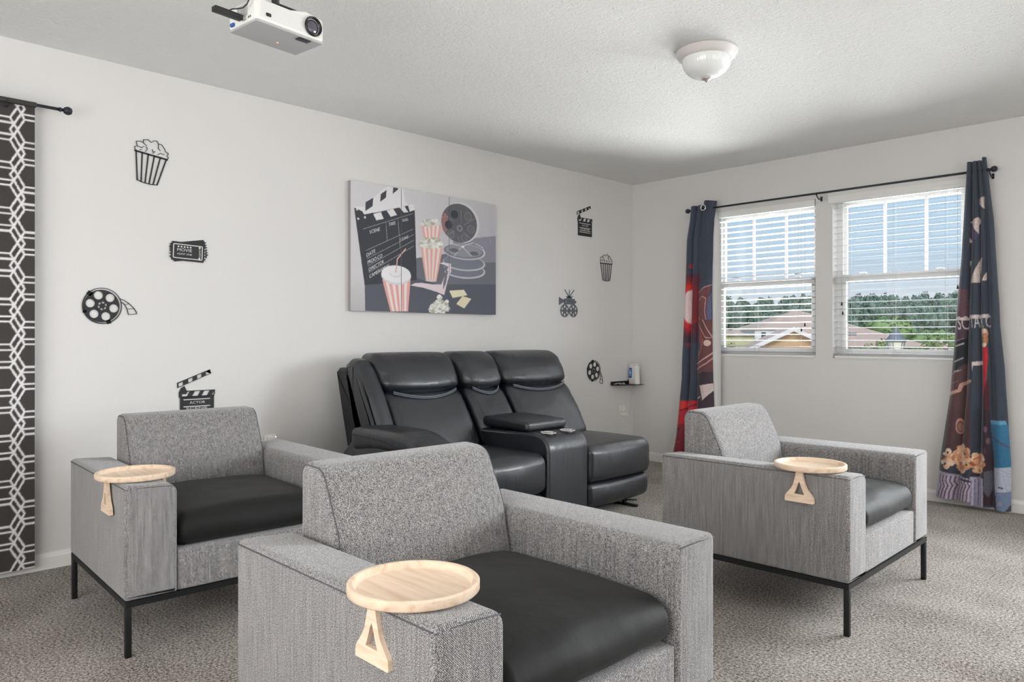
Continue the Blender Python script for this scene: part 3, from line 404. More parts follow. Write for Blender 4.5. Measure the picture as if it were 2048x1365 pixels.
RCUR=[["p",[205,188,182],[[-1.288,1.948],[-1.261,1.959],[-1.259,1.88],[-1.288,1.911]]],["p",[205,188,182],[[-1.336,1.809],[-1.291,1.832],[-1.276,1.81],[-1.287,1.783],[-1.287,1.725],[-1.309,1.758]]],["p",[205,188,182],[[-1.339,1.706],[-1.321,1.68],[-1.339,1.675]]],["p",[205,188,182],[[-1.339,1.56],[-1.327,1.561],[-1.339,1.526]]],["p",[205,188,182],[[-1.279,1.577],[-1.267,1.577],[-1.282,1.481],[-1.282,1.422],[-1.336,1.423]]],["p",[205,188,182],[[-1.246,1.489],[-1.246,1.434],[-1.273,1.433]]],["p",[74,64,92],[[-1.336,1.789],[-1.309,1.758],[-1.287,1.721],[-1.312,1.689],[-1.336,1.705]]],["p",[92,62,72],[[-1.41,1.39],[-1.347,1.384],[-1.354,1.287],[-1.416,1.289]]],["p",[92,62,72],[[-1.413,1.321],[-1.346,1.318],[-1.346,1.21],[-1.421,1.212]]],["p",[205,192,192],[[-1.424,1.212],[-1.338,1.203],[-1.338,1.187],[-1.424,1.19]]],["p",[205,192,192],[[-1.338,1.219],[-1.238,1.226],[-1.238,1.203],[-1.338,1.197]]],["p",[72,52,62],[[-1.424,1.19],[-1.345,1.189],[-1.352,1.078],[-1.421,1.051]]],["p",[24,27,34],[[-1.424,1.051],[-1.362,1.075],[-1.336,1.054],[-1.336,0.922],[-1.378,0.903],[-1.435,0.853]]],["t",[200,190,192],"SC",[-1.401,1.131],[-1.345,1.131],0.088],["t",[200,190,192],"TAR",[-1.331,1.139],[-1.258,1.142],0.088],["t",[200,190,192],"C",[-1.248,1.142],[-1.222,1.143],0.08],["p",[84,56,58],[[-1.44,0.834],[-1.381,0.876],[-1.378,0.903],[-1.336,0.928],[-1.331,0.499],[-1.47,0.487],[-1.453,0.712]]],["l",[150,110,104],0.006,[[-1.442,0.843],[-1.381,0.876]]],["l",[190,150,136],0.02,[[-1.453,0.721],[-1.392,0.745],[-1.381,0.782],[-1.332,0.807]]],["l",[130,95,90],0.005,[[-1.446,0.782],[-1.394,0.806]]],["l",[160,150,150],0.01,[[-1.418,1.023],[-1.37,1.042]]],["l",[150,140,142],0.01,[[-1.418,0.926],[-1.373,0.951]]],["l",[150,140,142],0.004,[[-1.418,1.054],[-1.368,1.075]]],["l",[190,180,180],0.006,[[-1.421,0.865],[-1.394,0.872]]],["p",[205,192,192],[[-1.32,0.928],[-1.267,0.933],[-1.267,0.909],[-1.32,0.904]]],["p",[205,192,192],[[-1.32,0.904],[-1.312,0.905],[-1.317,0.869]]],["p",[186,24,38],[[-1.269,1.025],[-1.24,1.019],[-1.236,0.96],[-1.253,0.723],[-1.262,0.71]]],["p",[72,16,30],[[-1.247,0.794],[-1.232,0.842],[-1.227,0.509],[-1.262,0.506],[-1.26,0.722]]],["e",[196,152,124],[-1.255,1.102],[0.017,0.035]],["e",[222,190,160],[-1.258,1.12],[0.016,0.016]],["e",[178,118,86],[-1.252,1.066],[0.014,0.042]],["e",[220,196,176],[-1.258,1.034],[0.014,0.014]],["p",[46,112,150],[[-1.227,0.566],[-1.146,0.568],[-1.127,0.518],[-1.227,0.509]]],["p",[78,52,56],[[-1.485,0.36],[-1.455,0.617],[-1.326,0.626],[-1.324,0.372]]],["p",[44,50,64],[[-1.319,0.626],[-1.259,0.63],[-1.259,0.389],[-1.317,0.383]]],["e",[186,134,112],[-1.39,0.519],[0.021,0.05]],["e",[96,62,62],[-1.389,0.516],[0.015,0.037]],["e",[150,110,100],[-1.388,0.514],[0.012,0.027]],["p",[44,110,146],[[-1.229,0.568],[-1.147,0.572],[-1.119,0.493],[-1.117,0.289],[-1.218,0.274]]],["p",[96,150,184],[[-1.229,0.568],[-1.147,0.572],[-1.142,0.547],[-1.226,0.543]]],["l",[92,66,100],0.009,[[-1.223,0.466],[-1.183,0.442],[-1.128,0.408]]],["p",[176,182,198],[[-1.218,0.274],[-1.117,0.291],[-1.115,0.12],[-1.198,0.108]]],["p",[112,130,160],[[-1.197,0.128],[-1.115,0.14],[-1.109,0.077],[-1.149,0.016],[-1.193,0.019]]],["l",[60,60,70],0.008,[[-1.179,0.16],[-1.159,0.158]]],["p",[150,140,156],[[-1.187,0.075],[-1.166,0.078],[-1.161,0.049],[-1.187,0.045]]],["p",[44,22,36],[[-1.26,0.63],[-1.229,0.632],[-1.198,0.036],[-1.258,0.041]]],["e",[110,84,104],[-1.249,0.513],[0.01,0.02]],["e",[100,78,80],[-1.234,0.442],[0.01,0.02]],["e",[84,50,64],[-1.251,0.38],[0.008,0.02]],["p",[84,84,98],[[-1.256,0.249],[-1.217,0.259],[-1.208,0.161],[-1.234,0.092],[-1.256,0.129]]],["p",[172,166,186],[[-1.327,0.21],[-1.26,0.206],[-1.258,0.021],[-1.34,0.025]]],["p",[164,154,176],[[-1.518,0.229],[-1.326,0.195],[-1.33,0.024],[-1.547,0.05]]],["l",[74,62,88],0.0055,[[-1.499,0.203],[-1.505,0.165],[-1.493,0.131],[-1.508,0.092],[-1.518,0.051]]],["l",[205,182,186],0.005,[[-1.49,0.204],[-1.496,0.167],[-1.484,0.132],[-1.498,0.093],[-1.503,0.051]]],["l",[74,62,88],0.0055,[[-1.478,0.201],[-1.484,0.165],[-1.472,0.134],[-1.487,0.095],[-1.497,0.05]]],["l",[205,182,186],0.005,[[-1.469,0.202],[-1.475,0.166],[-1.463,0.135],[-1.477,0.097],[-1.482,0.05]]],["l",[74,62,88],0.0055,[[-1.458,0.2],[-1.463,0.165],[-1.451,0.137],[-1.466,0.098],[-1.476,0.05]]],["l",[205,182,186],0.005,[[-1.448,0.201],[-1.454,0.166],[-1.442,0.138],[-1.457,0.1],[-1.461,0.049]]],["l",[74,62,88],0.0055,[[-1.437,0.198],[-1.442,0.165],[-1.43,0.139],[-1.445,0.101],[-1.451,0.049]]],["l",[205,182,186],0.005,[[-1.428,0.2],[-1.433,0.166],[-1.421,0.141],[-1.436,0.103],[-1.44,0.048]]],["l",[74,62,88],0.0055,[[-1.416,0.197],[-1.422,0.164],[-1.41,0.142],[-1.424,0.104],[-1.43,0.048]]],["l",[205,182,186],0.005,[[-1.407,0.198],[-1.413,0.166],[-1.401,0.144],[-1.415,0.106],[-1.42,0.047]]],["l",[74,62,88],0.0055,[[-1.396,0.196],[-1.401,0.164],[-1.389,0.145],[-1.404,0.107],[-1.409,0.047]]],["l",[205,182,186],0.005,[[-1.387,0.197],[-1.392,0.165],[-1.38,0.147],[-1.395,0.109],[-1.399,0.046]]],["l",[74,62,88],0.0055,[[-1.375,0.194],[-1.381,0.164],[-1.369,0.148],[-1.383,0.11],[-1.389,0.047]]],["l",[205,182,186],0.005,[[-1.366,0.195],[-1.372,0.165],[-1.36,0.149],[-1.374,0.112],[-1.379,0.046]]],["l",[74,62,88],0.0055,[[-1.355,0.193],[-1.36,0.164],[-1.349,0.151],[-1.363,0.113],[-1.369,0.046]]],["l",[205,182,186],0.005,[[-1.346,0.194],[-1.352,0.165],[-1.34,0.152],[-1.354,0.115],[-1.359,0.045]]],["l",[74,62,88],0.0055,[[-1.335,0.192],[-1.34,0.163],[-1.329,0.154],[-1.343,0.116],[-1.348,0.045]]],["l",[205,182,186],0.005,[[-1.326,0.193],[-1.331,0.165],[-1.32,0.155],[-1.334,0.118],[-1.339,0.044]]],["l",[120,112,150],0.004,[[-1.322,0.19],[-1.324,0.119],[-1.328,0.022]]],["l",[196,190,206],0.004,[[-1.314,0.191],[-1.316,0.12],[-1.319,0.023]]],["l",[120,112,150],0.004,[[-1.306,0.192],[-1.308,0.121],[-1.311,0.025]]],["l",[196,190,206],0.004,[[-1.298,0.194],[-1.3,0.123],[-1.302,0.026]]],["l",[120,112,150],0.004,[[-1.29,0.195],[-1.292,0.124],[-1.293,0.028]]],["l",[196,190,206],0.004,[[-1.282,0.196],[-1.284,0.125],[-1.284,0.029]]],["l",[120,112,150],0.004,[[-1.274,0.197],[-1.276,0.126],[-1.275,0.031]]],["l",[196,190,206],0.004,[[-1.266,0.198],[-1.268,0.127],[-1.267,0.032]]],["e",[60,44,50],[-1.48,0.302],[0.009,0.011]],["e",[214,160,124],[-1.471,0.283],[0.015,0.016]],["e",[205,196,200],[-1.463,0.317],[0.012,0.016]],["e",[228,190,158],[-1.435,0.323],[0.01,0.008]],["e",[60,44,50],[-1.493,0.309],[0.014,0.017]],["e",[236,204,176],[-1.449,0.355],[0.018,0.021]],["e",[214,160,124],[-1.461,0.341],[0.008,0.011]],["e",[205,196,200],[-1.475,0.293],[0.008,0.01]],["e",[222,178,142],[-1.451,0.32],[0.012,0.01]],["e",[190,128,96],[-1.455,0.272],[0.018,0.014]],["e",[214,160,124],[-1.456,0.332],[0.017,0.014]],["e",[228,190,158],[-1.434,0.297],[0.007,0.008]],["e",[236,204,176],[-1.474,0.314],[0.009,0.01]],["e",[190,128,96],[-1.434,0.295],[0.009,0.011]],["e",[60,44,50],[-1.439,0.307],[0.015,0.014]],["e",[228,190,158],[-1.462,0.265],[0.02,0.024]],["e",[190,128,96],[-1.486,0.282],[0.009,0.008]],["e",[60,44,50],[-1.478,0.28],[0.015,0.017]],["e",[214,160,124],[-1.449,0.324],[0.018,0.018]],["e",[228,190,158],[-1.488,0.281],[0.015,0.014]],["e",[236,204,176],[-1.458,0.312],[0.008,0.009]],["e",[228,190,158],[-1.463,0.298],[0.015,0.017]],["e",[222,178,142],[-1.436,0.304],[0.014,0.015]],["e",[222,178,142],[-1.462,0.333],[0.016,0.019]],["e",[60,44,50],[-1.431,0.292],[0.013,0.014]],["e",[214,160,124],[-1.445,0.294],[0.016,0.012]],["e",[236,204,176],[-1.427,0.331],[0.011,0.014]],["e",[236,204,176],[-1.461,0.314],[0.008,0.01]],["e",[214,160,124],[-1.459,0.306],[0.017,0.014]],["e",[190,128,96],[-1.47,0.316],[0.008,0.009]],["e",[190,128,96],[-1.44,0.293],[0.009,0.011]],["e",[205,196,200],[-1.483,0.279],[0.009,0.009]],["e",[228,190,158],[-1.481,0.33],[0.011,0.01]],["e",[236,204,176],[-1.435,0.284],[0.017,0.021]],["e",[222,178,142],[-1.457,0.306],[0.01,0.011]],["e",[190,128,96],[-1.468,0.314],[0.014,0.018]],["e",[190,128,96],[-1.493,0.317],[0.008,0.01]],["e",[60,44,50],[-1.483,0.318],[0.014,0.011]],["e",[205,196,200],[-1.475,0.336],[0.011,0.01]],["e",[228,190,158],[-1.45,0.301],[0.013,0.014]],["e",[214,160,124],[-1.381,0.33],[0.014,0.014]],["e",[190,128,96],[-1.399,0.299],[0.018,0.022]],["e",[190,128,96],[-1.37,0.328],[0.014,0.012]],["e",[228,190,158],[-1.402,0.277],[0.009,0.009]],["e",[222,178,142],[-1.371,0.296],[0.011,0.013]],["e",[228,190,158],[-1.409,0.3],[0.008,0.01]],["e",[222,178,142],[-1.336,0.316],[0.014,0.019]],["e",[236,204,176],[-1.369,0.341],[0.011,0.012]],["e",[228,190,158],[-1.348,0.257],[0.008,0.007]],["e",[228,190,158],[-1.338,0.353],[0.011,0.012]],["e",[236,204,176],[-1.4,0.32],[0.015,0.012]],["e",[214,160,124],[-1.373,0.388],[0.008,0.009]],["e",[228,190,158],[-1.362,0.313],[0.016,0.022]],["e",[228,190,158],[-1.398,0.306],[0.018,0.02]],["e",[214,160,124],[-1.37,0.304],[0.009,0.011]],["e",[214,160,124],[-1.344,0.368],[0.018,0.023]],["e",[190,128,96],[-1.356,0.291],[0.01,0.01]],["e",[222,178,142],[-1.411,0.343],[0.018,0.017]],["e",[190,128,96],[-1.38,0.257],[0.014,0.015]],["e",[228,190,158],[-1.393,0.281],[0.008,0.007]],["e",[236,204,176],[-1.392,0.324],[0.015,0.021]],["e",[190,128,96],[-1.341,0.276],[0.018,0.022]],["e",[190,128,96],[-1.35,0.368],[0.01,0.012]],["e",[236,204,176],[-1.346,0.287],[0.012,0.015]],["e",[228,190,158],[-1.392,0.243],[0.013,0.014]],["e",[236,204,176],[-1.337,0.319],[0.01,0.007]],["e",[236,204,176],[-1.368,0.325],[0.009,0.011]],["e",[222,178,142],[-1.412,0.316],[0.013,0.012]],["e",[214,160,124],[-1.408,0.354],[0.013,0.013]],["e",[236,204,176],[-1.378,0.267],[0.012,0.014]],["e",[214,160,124],[-1.372,0.352],[0.009,0.011]],["e",[222,178,142],[-1.348,0.311],[0.018,0.023]],["e",[222,178,142],[-1.375,0.361],[0.009,0.01]],["e",[214,160,124],[-1.358,0.319],[0.009,0.011]],["e",[190,128,96],[-1.355,0.304],[0.011,0.01]],["e",[236,204,176],[-1.369,0.386],[0.008,0.009]],["e",[190,128,96],[-1.376,0.348],[0.013,0.011]],["e",[228,190,158],[-1.386,0.367],[0.017,0.022]],["e",[222,178,142],[-1.382,0.375],[0.008,0.01]],["e",[228,190,158],[-1.407,0.283],[0.009,0.013]],["e",[236,204,176],[-1.364,0.323],[0.011,0.014]],["e",[190,128,96],[-1.358,0.325],[0.013,0.013]],["e",[190,128,96],[-1.368,0.231],[0.007,0.009]],["e",[236,204,176],[-1.364,0.242],[0.011,0.01]],["e",[236,204,176],[-1.384,0.3],[0.017,0.018]],["e",[236,204,176],[-1.367,0.321],[0.009,0.012]],["e",[190,128,96],[-1.383,0.382],[0.016,0.017]],["e",[222,178,142],[-1.374,0.398],[0.013,0.01]],["e",[236,204,176],[-1.36,0.318],[0.012,0.015]],["e",[222,178,142],[-1.392,0.373],[0.014,0.014]],["e",[214,160,124],[-1.376,0.248],[0.018,0.02]],["e",[222,178,142],[-1.341,0.321],[0.015,0.014]],["e",[222,178,142],[-1.364,0.349],[0.007,0.009]],["e",[222,178,142],[-1.376,0.269],[0.007,0.009]],["e",[236,204,176],[-1.398,0.262],[0.011,0.013]],["e",[228,190,158],[-1.341,0.306],[0.009,0.009]],["e",[214,160,124],[-1.377,0.234],[0.012,0.014]],["e",[222,178,142],[-1.378,0.338],[0.015,0.021]],["e",[222,178,142],[-1.347,0.295],[0.013,0.013]],["e",[190,128,96],[-1.396,0.384],[0.012,0.012]],["e",[214,160,124],[-1.389,0.295],[0.014,0.015]],["e",[228,190,158],[-1.384,0.239],[0.014,0.011]],["e",[222,178,142],[-1.397,0.256],[0.015,0.014]],["e",[222,178,142],[-1.385,0.308],[0.018,0.02]],["e",[214,160,124],[-1.377,0.337],[0.009,0.009]],["e",[236,204,176],[-1.349,0.312],[0.012,0.016]],["e",[228,190,158],[-1.337,0.343],[0.009,0.009]],["e",[228,190,158],[-1.383,0.376],[0.015,0.012]],["e",[236,204,176],[-1.395,0.348],[0.011,0.014]],["e",[222,178,142],[-1.349,0.291],[0.011,0.014]],["e",[222,178,142],[-1.366,0.26],[0.014,0.019]],["e",[190,128,96],[-1.415,0.314],[0.019,0.023]],["e",[222,178,142],[-1.406,0.297],[0.015,0.018]],["e",[214,160,124],[-1.345,0.283],[0.017,0.014]],["e",[236,204,176],[-1.406,0.303],[0.013,0.018]],["e",[228,190,158],[-1.401,0.309],[0.013,0.014]],["e",[228,190,158],[-1.354,0.315],[0.016,0.019]],["e",[214,160,124],[-1.394,0.333],[0.013,0.011]],["e",[190,128,96],[-1.355,0.363],[0.012,0.016]],["e",[214,160,124],[-1.352,0.319],[0.009,0.011]],["e",[214,160,124],[-1.387,0.26],[0.018,0.023]],["e",[214,160,124],[-1.378,0.289],[0.014,0.018]],["e",[222,178,142],[-1.404,0.362],[0.008,0.007]],["e",[236,204,176],[-1.382,0.264],[0.013,0.011]],["e",[228,190,158],[-1.381,0.343],[0.008,0.01]],["e",[214,160,124],[-1.361,0.352],[0.013,0.016]],["e",[214,160,124],[-1.391,0.302],[0.017,0.022]],["e",[214,160,124],[-1.346,0.276],[0.016,0.019]],["e",[236,204,176],[-1.376,0.277],[0.015,0.016]],["e",[214,160,124],[-1.401,0.326],[0.016,0.016]],["e",[236,204,176],[-1.385,0.3],[0.01,0.012]],["e",[236,204,176],[-1.373,0.304],[0.014,0.015]],["e",[222,178,142],[-1.366,0.297],[0.015,0.016]],["e",[236,204,176],[-1.369,0.346],[0.011,0.011]],["e",[214,160,124],[-1.365,0.328],[0.008,0.009]],["e",[190,128,96],[-1.345,0.342],[0.015,0.02]],["e",[190,128,96],[-1.346,0.346],[0.01,0.01]],["e",[190,128,96],[-1.39,0.279],[0.009,0.009]],["e",[236,204,176],[-1.369,0.344],[0.01,0.012]],["e",[222,178,142],[-1.342,0.312],[0.014,0.012]],["e",[222,178,142],[-1.383,0.385],[0.014,0.012]],["e",[236,204,176],[-1.367,0.294],[0.013,0.014]],["e",[190,128,96],[-1.377,0.263],[0.018,0.02]],["e",[222,178,142],[-1.378,0.286],[0.01,0.013]],["e",[214,160,124],[-1.376,0.378],[0.017,0.016]],["e",[228,190,158],[-1.39,0.377],[0.016,0.015]],["e",[228,190,158],[-1.373,0.389],[0.016,0.02]],["e",[236,204,176],[-1.377,0.335],[0.015,0.015]],["e",[190,128,96],[-1.361,0.355],[0.008,0.011]],["e",[228,190,158],[-1.366,0.237],[0.01,0.008]],["e",[170,90,60],[-1.296,0.257],[0.015,0.017]],["e",[190,128,96],[-1.291,0.26],[0.016,0.021]],["e",[214,160,124],[-1.287,0.326],[0.008,0.01]],["e",[214,160,124],[-1.275,0.34],[0.015,0.02]],["e",[222,178,142],[-1.299,0.305],[0.014,0.011]],["e",[236,204,176],[-1.302,0.334],[0.009,0.01]],["e",[170,90,60],[-1.305,0.31],[0.012,0.014]],["e",[214,160,124],[-1.299,0.31],[0.012,0.013]],["e",[222,178,142],[-1.3,0.289],[0.012,0.011]],["e",[228,190,158],[-1.297,0.276],[0.013,0.015]],["e",[214,160,124],[-1.273,0.256],[0.008,0.009]],["e",[236,204,176],[-1.289,0.253],[0.012,0.016]],["e",[190,128,96],[-1.276,0.303],[0.014,0.019]],["e",[228,190,158],[-1.296,0.273],[0.017,0.017]],["e",[222,178,142],[-1.269,0.334],[0.016,0.022]],["e",[170,90,60],[-1.302,0.275],[0.017,0.014]],["e",[214,160,124],[-1.3,0.249],[0.018,0.014]],["e",[214,160,124],[-1.276,0.288],[0.01,0.013]],["e",[214,160,124],[-1.283,0.302],[0.012,0.01]],["e",[190,128,96],[-1.303,0.272],[0.008,0.008]],["e",[222,178,142],[-1.288,0.245],[0.017,0.015]],["e",[190,128,96],[-1.288,0.335],[0.011,0.013]],["e",[222,178,142],[-1.267,0.29],[0.018,0.017]],["e",[228,190,158],[-1.285,0.298],[0.009,0.013]],["e",[228,190,158],[-1.266,0.3],[0.013,0.013]],["e",[214,160,124],[-1.31,0.288],[0.018,0.023]],["e",[228,190,158],[-1.288,0.25],[0.011,0.015]],["e",[190,128,96],[-1.27,0.279],[0.01,0.014]],["e",[190,128,96],[-1.303,0.266],[0.011,0.011]],["e",[228,190,158],[-1.301,0.249],[0.008,0.01]],["e",[190,128,96],[-1.295,0.272],[0.008,0.007]],["e",[190,128,96],[-1.279,0.27],[0.01,0.013]],["e",[190,128,96],[-1.292,0.283],[0.01,0.009]],["e",[190,128,96],[-1.264,0.294],[0.018,0.017]],["e",[236,204,176],[-1.304,0.34],[0.017,0.023]],["e",[214,160,124],[-1.291,0.277],[0.007,0.01]],["e",[214,160,124],[-1.274,0.34],[0.009,0.01]],["e",[228,190,158],[-1.288,0.309],[0.01,0.012]],["e",[236,204,176],[-1.289,0.298],[0.008,0.008]],["e",[222,178,142],[-1.301,0.338],[0.016,0.019]],["e",[222,178,142],[-1.3,0.326],[0.018,0.017]],["e",[190,128,96],[-1.308,0.297],[0.015,0.013]],["e",[228,190,158],[-1.307,0.317],[0.017,0.019]],["e",[228,190,158],[-1.271,0.266],[0.008,0.007]],["e",[190,128,96],[-1.269,0.317],[0.017,0.015]],["e",[170,90,60],[-1.298,0.312],[0.014,0.019]],["e",[236,204,176],[-1.265,0.324],[0.015,0.012]],["e",[228,190,158],[-1.287,0.255],[0.016,0.021]],["e",[228,190,158],[-1.274,0.324],[0.012,0.012]],["e",[214,160,124],[-1.285,0.295],[0.016,0.018]],["e",[228,190,158],[-1.301,0.27],[0.008,0.009]],["e",[228,190,158],[-1.277,0.272],[0.009,0.011]],["e",[190,128,96],[-1.288,0.32],[0.014,0.018]],["e",[236,204,176],[-1.283,0.298],[0.011,0.012]],["e",[214,160,124],[-1.291,0.298],[0.013,0.013]],["e",[170,90,60],[-1.314,0.291],[0.017,0.014]],["e",[236,204,176],[-1.273,0.298],[0.011,0.01]],["e",[222,178,142],[-1.292,0.315],[0.008,0.01]],["e",[214,160,124],[-1.297,0.306],[0.015,0.017]],["e",[222,178,142],[-1.278,0.26],[0.017,0.021]],["e",[70,42,38],[-1.384,0.284],[0.005,0.007]],["e",[70,42,38],[-1.348,0.283],[0.005,0.007]],["e",[70,42,38],[-1.284,0.246],[0.005,0.007]],["e",[70,42,38],[-1.453,0.348],[0.006,0.007]],["e",[70,42,38],[-1.36,0.348],[0.006,0.007]],["l",[52,46,58],0.01,[[-1.509,0.23],[-1.485,0.225],[-1.446,0.233]]],["l",[52,46,58],0.012,[[-1.393,0.183],[-1.366,0.184],[-1.331,0.179]]],["l",[52,46,50],0.012,[[-1.319,0.224],[-1.278,0.219]]]]
LCUR=[["e",[84,40,56],[-3.332,1.329],[0.165,0.277]],["e",[122,34,46],[-3.335,1.329],[0.142,0.246]],["e",[168,30,40],[-3.335,1.329],[0.125,0.215]],["e",[204,36,42],[-3.336,1.329],[0.11,0.189]],["e",[222,110,100],[-3.337,1.329],[0.089,0.148]],["e",[232,208,208],[-3.337,1.329],[0.084,0.139]],["p",[120,32,46],[[-3.341,1.535],[-3.282,1.482],[-3.282,1.144],[-3.341,1.144]]],["p",[96,36,52],[[-3.341,1.594],[-3.282,1.557],[-3.282,1.482],[-3.341,1.535]]],["p",[62,70,90],[[-3.282,1.549],[-3.13,1.541],[-3.13,1.142],[-3.282,1.144]]],["e",[140,48,58],[-3.345,1.664],[0.023,0.022]],["p",[120,72,74],[[-3.285,1.449],[-3.233,1.487],[-3.169,1.502],[-3.191,1.403],[-3.212,1.296],[-3.191,1.143],[-3.285,1.144]]],["p",[96,98,130],[[-3.195,1.395],[-3.169,1.444],[-3.169,1.143],[-3.191,1.143],[-3.209,1.296]]],["l",[226,178,170],0.005,[[-3.284,1.446],[-3.233,1.484],[-3.169,1.503]]],["l",[226,178,170],0.005,[[-3.285,1.38],[-3.242,1.415],[-3.212,1.394],[-3.223,1.297],[-3.204,1.197],[-3.175,1.159]]],["l",[226,178,170],0.005,[[-3.285,1.248],[-3.242,1.181],[-3.223,1.143]]],["p",[150,30,42],[[-3.353,1.225],[-3.293,1.224],[-3.293,1.192],[-3.353,1.152]]],["p",[92,36,50],[[-3.353,1.176],[-3.293,1.208],[-3.293,1.103],[-3.353,1.103]]],["p",[66,44,60],[[-3.443,1.087],[-3.293,1.111],[-3.293,1.034],[-3.443,1.033]]],["p",[58,64,80],[[-3.448,1.037],[-3.298,1.038],[-3.293,0.537],[-3.472,0.567]]],["p",[112,66,68],[[-3.291,1.224],[-3.148,1.222],[-3.148,0.825],[-3.291,0.788]]],["p",[64,50,62],[[-3.293,0.788],[-3.148,0.821],[-3.144,0.11],[-3.293,0.093]]],["p",[62,64,84],[[-3.291,1.176],[-3.257,1.063],[-3.261,0.982],[-3.291,0.917]]],["e",[150,66,68],[-3.257,1.079],[0.017,0.072]],["l",[224,182,176],0.005,[[-3.286,1.196],[-3.211,1.079],[-3.166,1.075]]],["l",[224,182,176],0.006,[[-3.24,1.223],[-3.164,1.083]]],["l",[206,140,136],0.005,[[-3.234,1.063],[-3.252,0.982],[-3.289,0.917]]],["l",[190,120,118],0.004,[[-3.266,1.079],[-3.261,1.014],[-3.286,0.941]]],["l",[224,180,172],0.01,[[-3.298,0.864],[-3.211,0.915],[-3.157,0.959]]],["l",[210,160,154],0.01,[[-3.298,0.822],[-3.211,0.867],[-3.157,0.916]]],["l",[120,80,84],0.008,[[-3.293,0.784],[-3.229,0.81],[-3.157,0.808]]],["e",[222,196,180],[-3.2,1.035],[0.027,0.025]],["p",[218,200,196],[[-3.266,0.69],[-3.157,0.711],[-3.15,0.654],[-3.237,0.569]]],["p",[210,196,192],[[-3.295,0.584],[-3.261,0.605],[-3.258,0.592],[-3.295,0.575]]],["e",[130,44,60],[-3.372,1.017],[0.019,0.015]],["e",[74,30,42],[-3.443,0.606],[0.015,0.016]],["p",[188,34,48],[[-3.481,0.575],[-3.405,0.559],[-3.291,0.562],[-3.291,0.489],[-3.321,0.009],[-3.578,-0.024]]],["e",[214,52,48],[-3.419,0.521],[0.047,0.033]],["p",[128,34,52],[[-3.51,0.358],[-3.302,0.375],[-3.321,0.009],[-3.578,-0.024]]],["l",[60,20,32],0.008,[[-3.501,0.449],[-3.424,0.48],[-3.293,0.537]]],["l",[40,18,28],0.012,[[-3.52,0.303],[-3.443,0.322]]],["l",[84,24,44],0.006,[[-3.52,0.249],[-3.443,0.24]]],["l",[170,60,90],0.006,[[-3.53,0.198],[-3.443,0.215]]]]

# ------------------------------------------------------------------ room shell
XL, YW, ZC = -4.014, 5.449, 2.44
XR, YB = 2.2, -1.5
def slab(name, parts, m, label, cat):
    b = MB()
    for p in parts: b.box(*p)
    o = b.build(name, m); struct(o); o['label'] = label; o['category'] = cat; return o
slab('floor', [(XL - .1, XR + .1, YB - .1, YW + .16, -.1, 0)], 'carpet', 'grey brown carpet covering the floor', 'floor')
slab('ceiling', [(XL - .1, XR + .1, YB - .1, YW + .16, ZC, ZC + .1)], 'ceiling_paint', 'white knockdown textured ceiling', 'ceiling')
slab('wall_left', [(XL - .1, XL, YB - .1, YW + .16, 0, ZC)], 'wall_paint', 'pale grey wall behind the leather sofa', 'wall')
W1, W2, W3, WZ = (-3.22, -2.363), (-2.239, -1.382), (-.55, 1.35), (.923, 2.10)  # W3 is an added opening out of view, there for its fill lamp
slab('wall_back', [(XL, W1[0], YW, YW + .16, 0, ZC), (W1[1], W2[0], YW, YW + .16, WZ[0], WZ[1]), (W2[1], W3[0], YW, YW + .16, 0, ZC), (W3[1], XR, YW, YW + .16, 0, ZC), (W3[0], W3[1], YW, YW + .16, 0, WZ[0]), (W3[0], W3[1], YW, YW + .16, WZ[1], ZC),
                   (W1[0], W2[1], YW, YW + .16, 0, WZ[0]), (W1[0], W2[1], YW, YW + .16, WZ[1], ZC)], 'wall_paint', 'pale grey wall with the two windows', 'wall')
slab('wall_right', [(XR, XR + .1, YB, YW + .16, 0, ZC)], 'wall_paint', 'pale grey wall facing the seats', 'wall')
slab('wall_rear', [(XL, XR, YB - .1, YB, 0, ZC)], 'wall_paint', 'pale grey wall at the rear of the room', 'wall')
def baseboard(name, length, loc, rz, label):
    prof = [(0, 0), (.014, 0), (.014, .055), (.009, .066), (.006, .074), (0, .076)]
    b = MB(); n = len(prof); v = [(p[0], y, p[1]) for y in (0, length) for p in prof]
    f = [(i, (i + 1) % n, n + (i + 1) % n, n + i) for i in range(n)] + [tuple(range(n))[::-1], tuple(range(n, 2 * n))]
    b.add(v, f, 0, False); o = b.build(name, 'trim_white', loc=loc); o.rotation_euler.z = R(rz); struct(o); o['label'] = label; o['category'] = 'baseboard'
baseboard('baseboard_left', YW - YB - .001, (XL + .0005, YB, 0), 0, 'white baseboard along the left wall')
baseboard('baseboard_back', XR - XL - .02, (XL + .016, YW - .0005, 0), -90, 'white baseboard under the windows')

